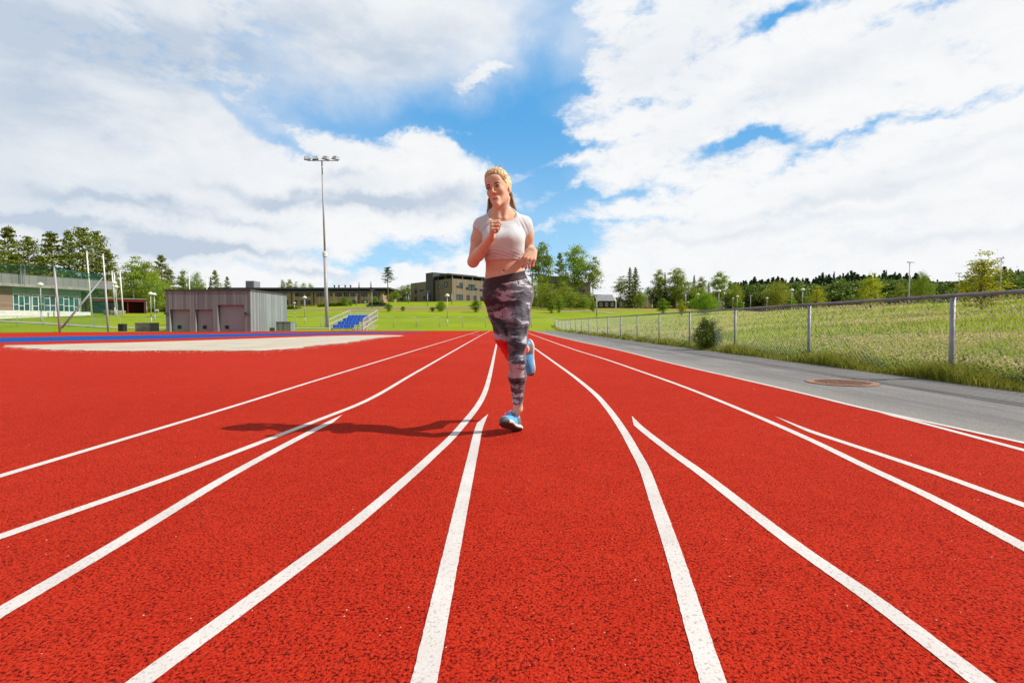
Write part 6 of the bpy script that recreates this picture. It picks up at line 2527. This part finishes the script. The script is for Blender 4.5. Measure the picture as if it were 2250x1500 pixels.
        mi[(y > 0.236 + 0.5 * (z - 0.03))] = 1
        mi[(z > 0.060) & (((x) ** 2 + (y - 0.05) ** 2) < 0.0305 ** 2)] = 2
        mi[(np.abs(x) < 0.014) & (y > 0.085) & (y < 0.165)] = 3
        u = fast("shoe", V - O, Q, [M['shoeblue'], M['shoegrey'], M['navy'], M['shoepale']], root, True, mi)
        V, Q = sdf_mesh(sole, 0.0028, sp)
        L_ = (V[Q].mean(1) - heel) @ R.T
        fast("sole", V - O, Q, [M['midsole'], M['outsole']], u, True, ((L_[:, 2] < 0.009) | ((L_[:, 1] > 0.24) & (L_[:, 2] < 0.03))).astype(int))
        lc = MB()
        tops = [(y_, 0.052 + 0.046 * math.sqrt(max(0, 1 - ((y_ - 0.11) / 0.088) ** 2)) * 0.96 + 0.002) for y_ in (0.108, 0.124, 0.140, 0.156, 0.171)]
        for k, (y_, z_) in enumerate(tops):
            for s in (1, -1):
                y2, z2 = tops[min(k + 1, len(tops) - 1)]
                lc.path([W(s * 0.021, y_, z_ - 0.011) - O, W(0, (y_ + y2) / 2, (z_ + z2) / 2 + 0.001) - O, W(-s * 0.021, y2, z2 - 0.012) - O], 0.0024, 5)
        b0 = W(0, 0.103, 0.100) - O
        q = lambda x, y_, z_: W(x, y_, z_) - O
        for s in (1, -1):
            lc.path([b0, q(s * 0.016, 0.104, 0.126), q(s * 0.034, 0.108, 0.122), q(s * 0.036, 0.112, 0.100), q(s * 0.012, 0.108, 0.097)], 0.0023, 5)
            lc.path([b0, q(s * 0.020, 0.120, 0.096), q(s * 0.040, 0.125, 0.070)], 0.0022, 5)
        lc.build("laces", M['lace'], u, True)
        return u
    M['shoeblue'] = pm("blue_mesh_fabric", (0.12, 0.43, 0.78), (0.09, 0.35, 0.68), 40, 0.6, 0.35, 420)
    M['shoegrey'] = pm("grey_shoe_overlay", (0.10, 0.095, 0.11), (0.14, 0.13, 0.15), 30, 0.55, 0.2, 300)
    M['shoepale'] = pm("pale_blue_tongue", (0.20, 0.50, 0.78), (0.16, 0.44, 0.72), 30, 0.6)
    M['navy'] = pm("navy_lining", (0.012, 0.03, 0.10), (0.018, 0.04, 0.12), 30, 0.7)
    M['midsole'] = pm("white_midsole", (0.66, 0.64, 0.62), (0.58, 0.56, 0.55), 20, 0.6)
    M['outsole'] = pm("dark_outsole", (0.05, 0.045, 0.05), (0.08, 0.07, 0.075), 25, 0.7, 0.6, 120)
    M['lace'] = pm("blue_laces", (0.05, 0.24, 0.55), (0.08, 0.32, 0.62), 40, 0.6)
    shoe(heelL, td, upL, 1)
    # raised foot: toes hang down, sole turned back and outwards
    shoe(heelR, tdr, upR, -1)

    # ---------------- face details
    def ball(name, c, r, mat, parent, n=12):
        mb = MB()
        vs, fs = [], []
        for i in range(n + 1):
            th = math.pi * i / n
            for j in range(n * 2):
                ph = 2 * math.pi * j / (n * 2)
                vs.append(H(c[0] + r[0] * math.sin(th) * math.cos(ph), c[1] + r[1] * math.sin(th) * math.sin(ph), c[2] + r[2] * math.cos(th)) - O)
        for i in range(n):
            for j in range(n * 2):
                k = (j + 1) % (n * 2)
                fs.append((i * n * 2 + j, i * n * 2 + k, (i + 1) * n * 2 + k, (i + 1) * n * 2 + j))
        return mb.add(vs, fs).build(name, mat, parent, True)
    M['brow'] = pm("brown_brow_hair", (0.13, 0.06, 0.03), (0.09, 0.04, 0.02), 60, 0.7)
    M['lash'] = pm("dark_lashes", (0.025, 0.014, 0.012), (0.03, 0.018, 0.015), 30, 0.6)
    M['eyewhite'] = pm("eye_white", (0.55, 0.50, 0.47), (0.5, 0.44, 0.42), 30, 0.2)
    M['iris'] = pm("blue_grey_iris", (0.05, 0.07, 0.09), (0.03, 0.04, 0.05), 30, 0.2)
    M['lip'] = pm("lips", (0.52, 0.20, 0.15), (0.46, 0.17, 0.125), 40, 0.4)
    M['lidshade'] = pm("eyelid_line", (0.20, 0.085, 0.055), (0.17, 0.07, 0.045), 40, 0.6)
    for s in (-1, 1):
        eo = ball("eye", (s * 0.0315, 0.0862, -0.0020), (0.0115, 0.0075, 0.0040), M['eyewhite'], root)
        ball("iris", (s * 0.0315 - 0.002, 0.0915, -0.0018), (0.0050, 0.0030, 0.0042), M['iris'], eo, 8)
        ls = MB()
        ls.path([H(s * 0.018, 0.0905, -0.0015) - O, H(s * 0.027, 0.0945, 0.0030) - O, H(s * 0.037, 0.0915, 0.0030) - O, H(s * 0.047, 0.0825, -0.0008) - O], [0.0012, 0.0026, 0.0028, 0.0014], 5)
        ls.build("eyelashes", M['lash'], eo, True)
        br = MB()
        ball("eyelid_crease", (s * 0.0315, 0.0885, 0.0058), (0.0145, 0.0050, 0.0014), M['lidshade'], eo, 8)
        br.path([H(s * 0.012, 0.0940, 0.0150) - O, H(s * 0.020, 0.0935, 0.0180) - O, H(s * 0.029, 0.0915, 0.0196) - O, H(s * 0.038, 0.0875, 0.0196) - O, H(s * 0.050, 0.0785, 0.0150) - O], [0.0028, 0.0040, 0.0042, 0.0036, 0.0012], 5)
        br.build("eyebrow", M['brow'], root, True)
    V, Q = sdf_mesh([(E((-0.007, 0.0868, -0.0690), (0.0150, 0.0072, 0.0042)), 0.005, '+'), (E((0.007, 0.0868, -0.0690), (0.0150, 0.0072, 0.0042)), 0.005, '+'),
                     (E((0, 0.0862, -0.0752), (0.0185, 0.0080, 0.0052)), 0.0006, '+')], 0.0012)
    fast("lips", V - O, Q, M['lip'], root, True)

    # ---------------- hair
    M['hair'] = hair_material("blond_hair", (0.90, 0.71, 0.46), (0.46, 0.30, 0.14))
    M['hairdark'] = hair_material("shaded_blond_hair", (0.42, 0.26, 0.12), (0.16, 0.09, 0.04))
    cap = [(E((0, -0.018, 0.038), (0.0785, 0.099, 0.089)), 0.02, '+'), (E((0.0, 0.010, 0.086), (0.056, 0.064, 0.040)), 0.03, '+'), (E((0, -0.085, 0.085), (0.034, 0.030, 0.034)), 0.03, '+')]
    hn = (Yh - 0.80 * Zh); hn = hn / np.linalg.norm(hn)
    hp = H(0, 0.0145, 0.010)

    def hc(P, dd):
        L_ = (P - HC) @ RH.T / hs
        rip = 0.0016 * np.sin(L_[:, 0] * 330 + 9 * np.sin(L_[:, 1] * 25)) + 0.001 * np.sin(L_[:, 0] * 760 + L_[:, 2] * 90)
        dd = dd + rip
        curve = ((P - hp) @ hn) - 1.6 * L_[:, 0] ** 2 - 0.002
        low = -(L_[:, 2] + 0.070)
        return np.maximum(np.maximum(dd, curve), low)
    V, Q = sdf_mesh(cap, 0.0025, hc)
    ho = fast("hair", V - O, Q, M['hair'], root, True)
    rnd = random.Random(5)
    st = MB()
    capf = merged(cap)[0]
    c0 = H(0, -0.015, 0.040)

    def on_cap(dl, lift):
        dw = (Xh * dl[0] + Yh * dl[1] + Zh * dl[2])
        rr = np.linspace(0.03, 0.17, 141)
        dd = capf(c0 + rr[:, None] * dw)
        k = int(np.argmax(dd > 0))
        return c0 + dw * (rr[k] + lift)
    for i in range(300):                                   # strands combed from the hairline up and back
        ph0 = rnd.uniform(-1.05, 1.05)
        a0 = 0.0
        for q_ in np.linspace(0.0, 2.2, 60):
            dl = (math.sin(ph0), math.cos(ph0) * math.cos(q_), math.cos(ph0) * math.sin(q_))
            p_ = on_cap(dl, 0)
            L1 = RH @ (p_ - HC) / hs
            if (p_ - hp) @ hn - 1.6 * L1[0] ** 2 - 0.002 < 0 and L1[2] > -0.02:
                a0 = q_
                break
        a0 += rnd.uniform(-0.10, 0.05)
        pts = []
        for k in range(7):
            f = k / 6
            a = a0 + (2.45 - a0) * f + rnd.uniform(-0.03, 0.03)
            ph = ph0 * (1 - 0.55 * f) + rnd.uniform(-0.012, 0.012)
            pts.append(on_cap((math.sin(ph), math.cos(ph) * math.cos(a), math.cos(ph) * math.sin(a)), 0.0008 + 0.0035 * math.sin(math.pi * min(1, f * 1.5)) * rnd.random()) - O)
        st.path(pts, [0.0006, 0.0013, 0.0015, 0.0015, 0.0014, 0.0012, 0.0008], 4)
    for i in range(90):                                    # loose wisps standing up from the crown and temples
        if i < 56:
            x, y, z = rnd.uniform(-0.035, 0.045), rnd.uniform(-0.05, 0.05), 0.122
            tip = (x + rnd.uniform(-0.012, 0.02), y + rnd.uniform(-0.02, 0.01), z + rnd.uniform(0.002, 0.016))
        else:
            s = -1 if i < 76 else 1
            x, y, z = s * 0.070, rnd.uniform(-0.02, 0.03), rnd.uniform(0.02, 0.08)
            tip = (x + s * rnd.uniform(0.005, 0.022), y - 0.02, z + rnd.uniform(-0.02, 0.02))
        mid = [(a + b) / 2 for a, b in zip((x, y, z), tip)]
        st.path([H(x, y, z) - O, H(mid[0] + rnd.uniform(-.0015, .0015), mid[1], mid[2] + 0.002) - O, H(*tip) - O], [0.0013, 0.0010, 0.0004], 3)
    st.build("strands", M['hair'], ho, True)
    pt = MB()
    tie = H(0, -0.105, 0.080)

    def lock(way, n, spread, r):
        for i in range(n):
            o_ = np.array([rnd.gauss(0, 1), rnd.gauss(0, 1), rnd.gauss(0, 0.5)]) * spread
            pts = []
            for k, p in enumerate(way):
                w_ = (0.6, 1.0, 1.1, 0.9, 0.45)[min(k, 4)]
                pts.append(p + o_ * w_ + np.array([rnd.gauss(0, 0.0015) for _ in range(3)]) - O)
            pt.path(pts, [r, r * 1.2, r * 1.1, r * 0.9, r * 0.3][:len(pts)], 4)
    lock([tie, A(1112, 410, 3.30), A(1120, 432, 3.29), A(1126, 451, 3.28), A(1134.5, 473, 3.26)], 34, 0.0062, 0.0026)
    lock([tie, A(1112, 412, 3.31), A(1119, 436, 3.31), A(1122, 452, 3.30), A(1128, 465, 3.29)], 16, 0.0055, 0.0022)
    lock([tie, A(1090, 412, 3.31), A(1077, 440, 3.29), A(1076, 455, 3.28), A(1071, 472, 3.27)], 34, 0.0060, 0.0026)
    lock([tie, A(1094, 415, 3.31), A(1083, 440, 3.29), A(1081, 455, 3.28), A(1080, 467, 3.27)], 22, 0.0060, 0.0024)
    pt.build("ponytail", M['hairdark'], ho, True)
    # ---------------- ring and strap
    k, j, p, q = [i for i in infoR if i[0] == 2 and i[1] == 0][0]
    c = p + (q - p) * 0.55
    ax = (q - p) / np.linalg.norm(q - p)
    rg = MB()
    u = np.cross(ax, (0, 0, 1.0)); u /= np.linalg.norm(u); v = np.cross(ax, u)
    ringp = [c + 0.0098 * (u * math.cos(a) + v * math.sin(a)) - O for a in np.linspace(0, 2 * math.pi, 15)]
    rg.path(ringp, 0.0013, 5)
    rg.build("ring", pm("silver", (0.35, 0.34, 0.33), (0.3, 0.29, 0.28), 20, 0.25, metal=0.9), root, True)
    bs = MB()
    bs.path([A(1131, 478, 3.165) - O, A(1132.5, 474, 3.18) - O, A(1133, 471, 3.20) - O, A(1133, 470, 3.24) - O], 0.0022, 6)
    bs.build("bra_strap", M['dark'], root, True)


runner()
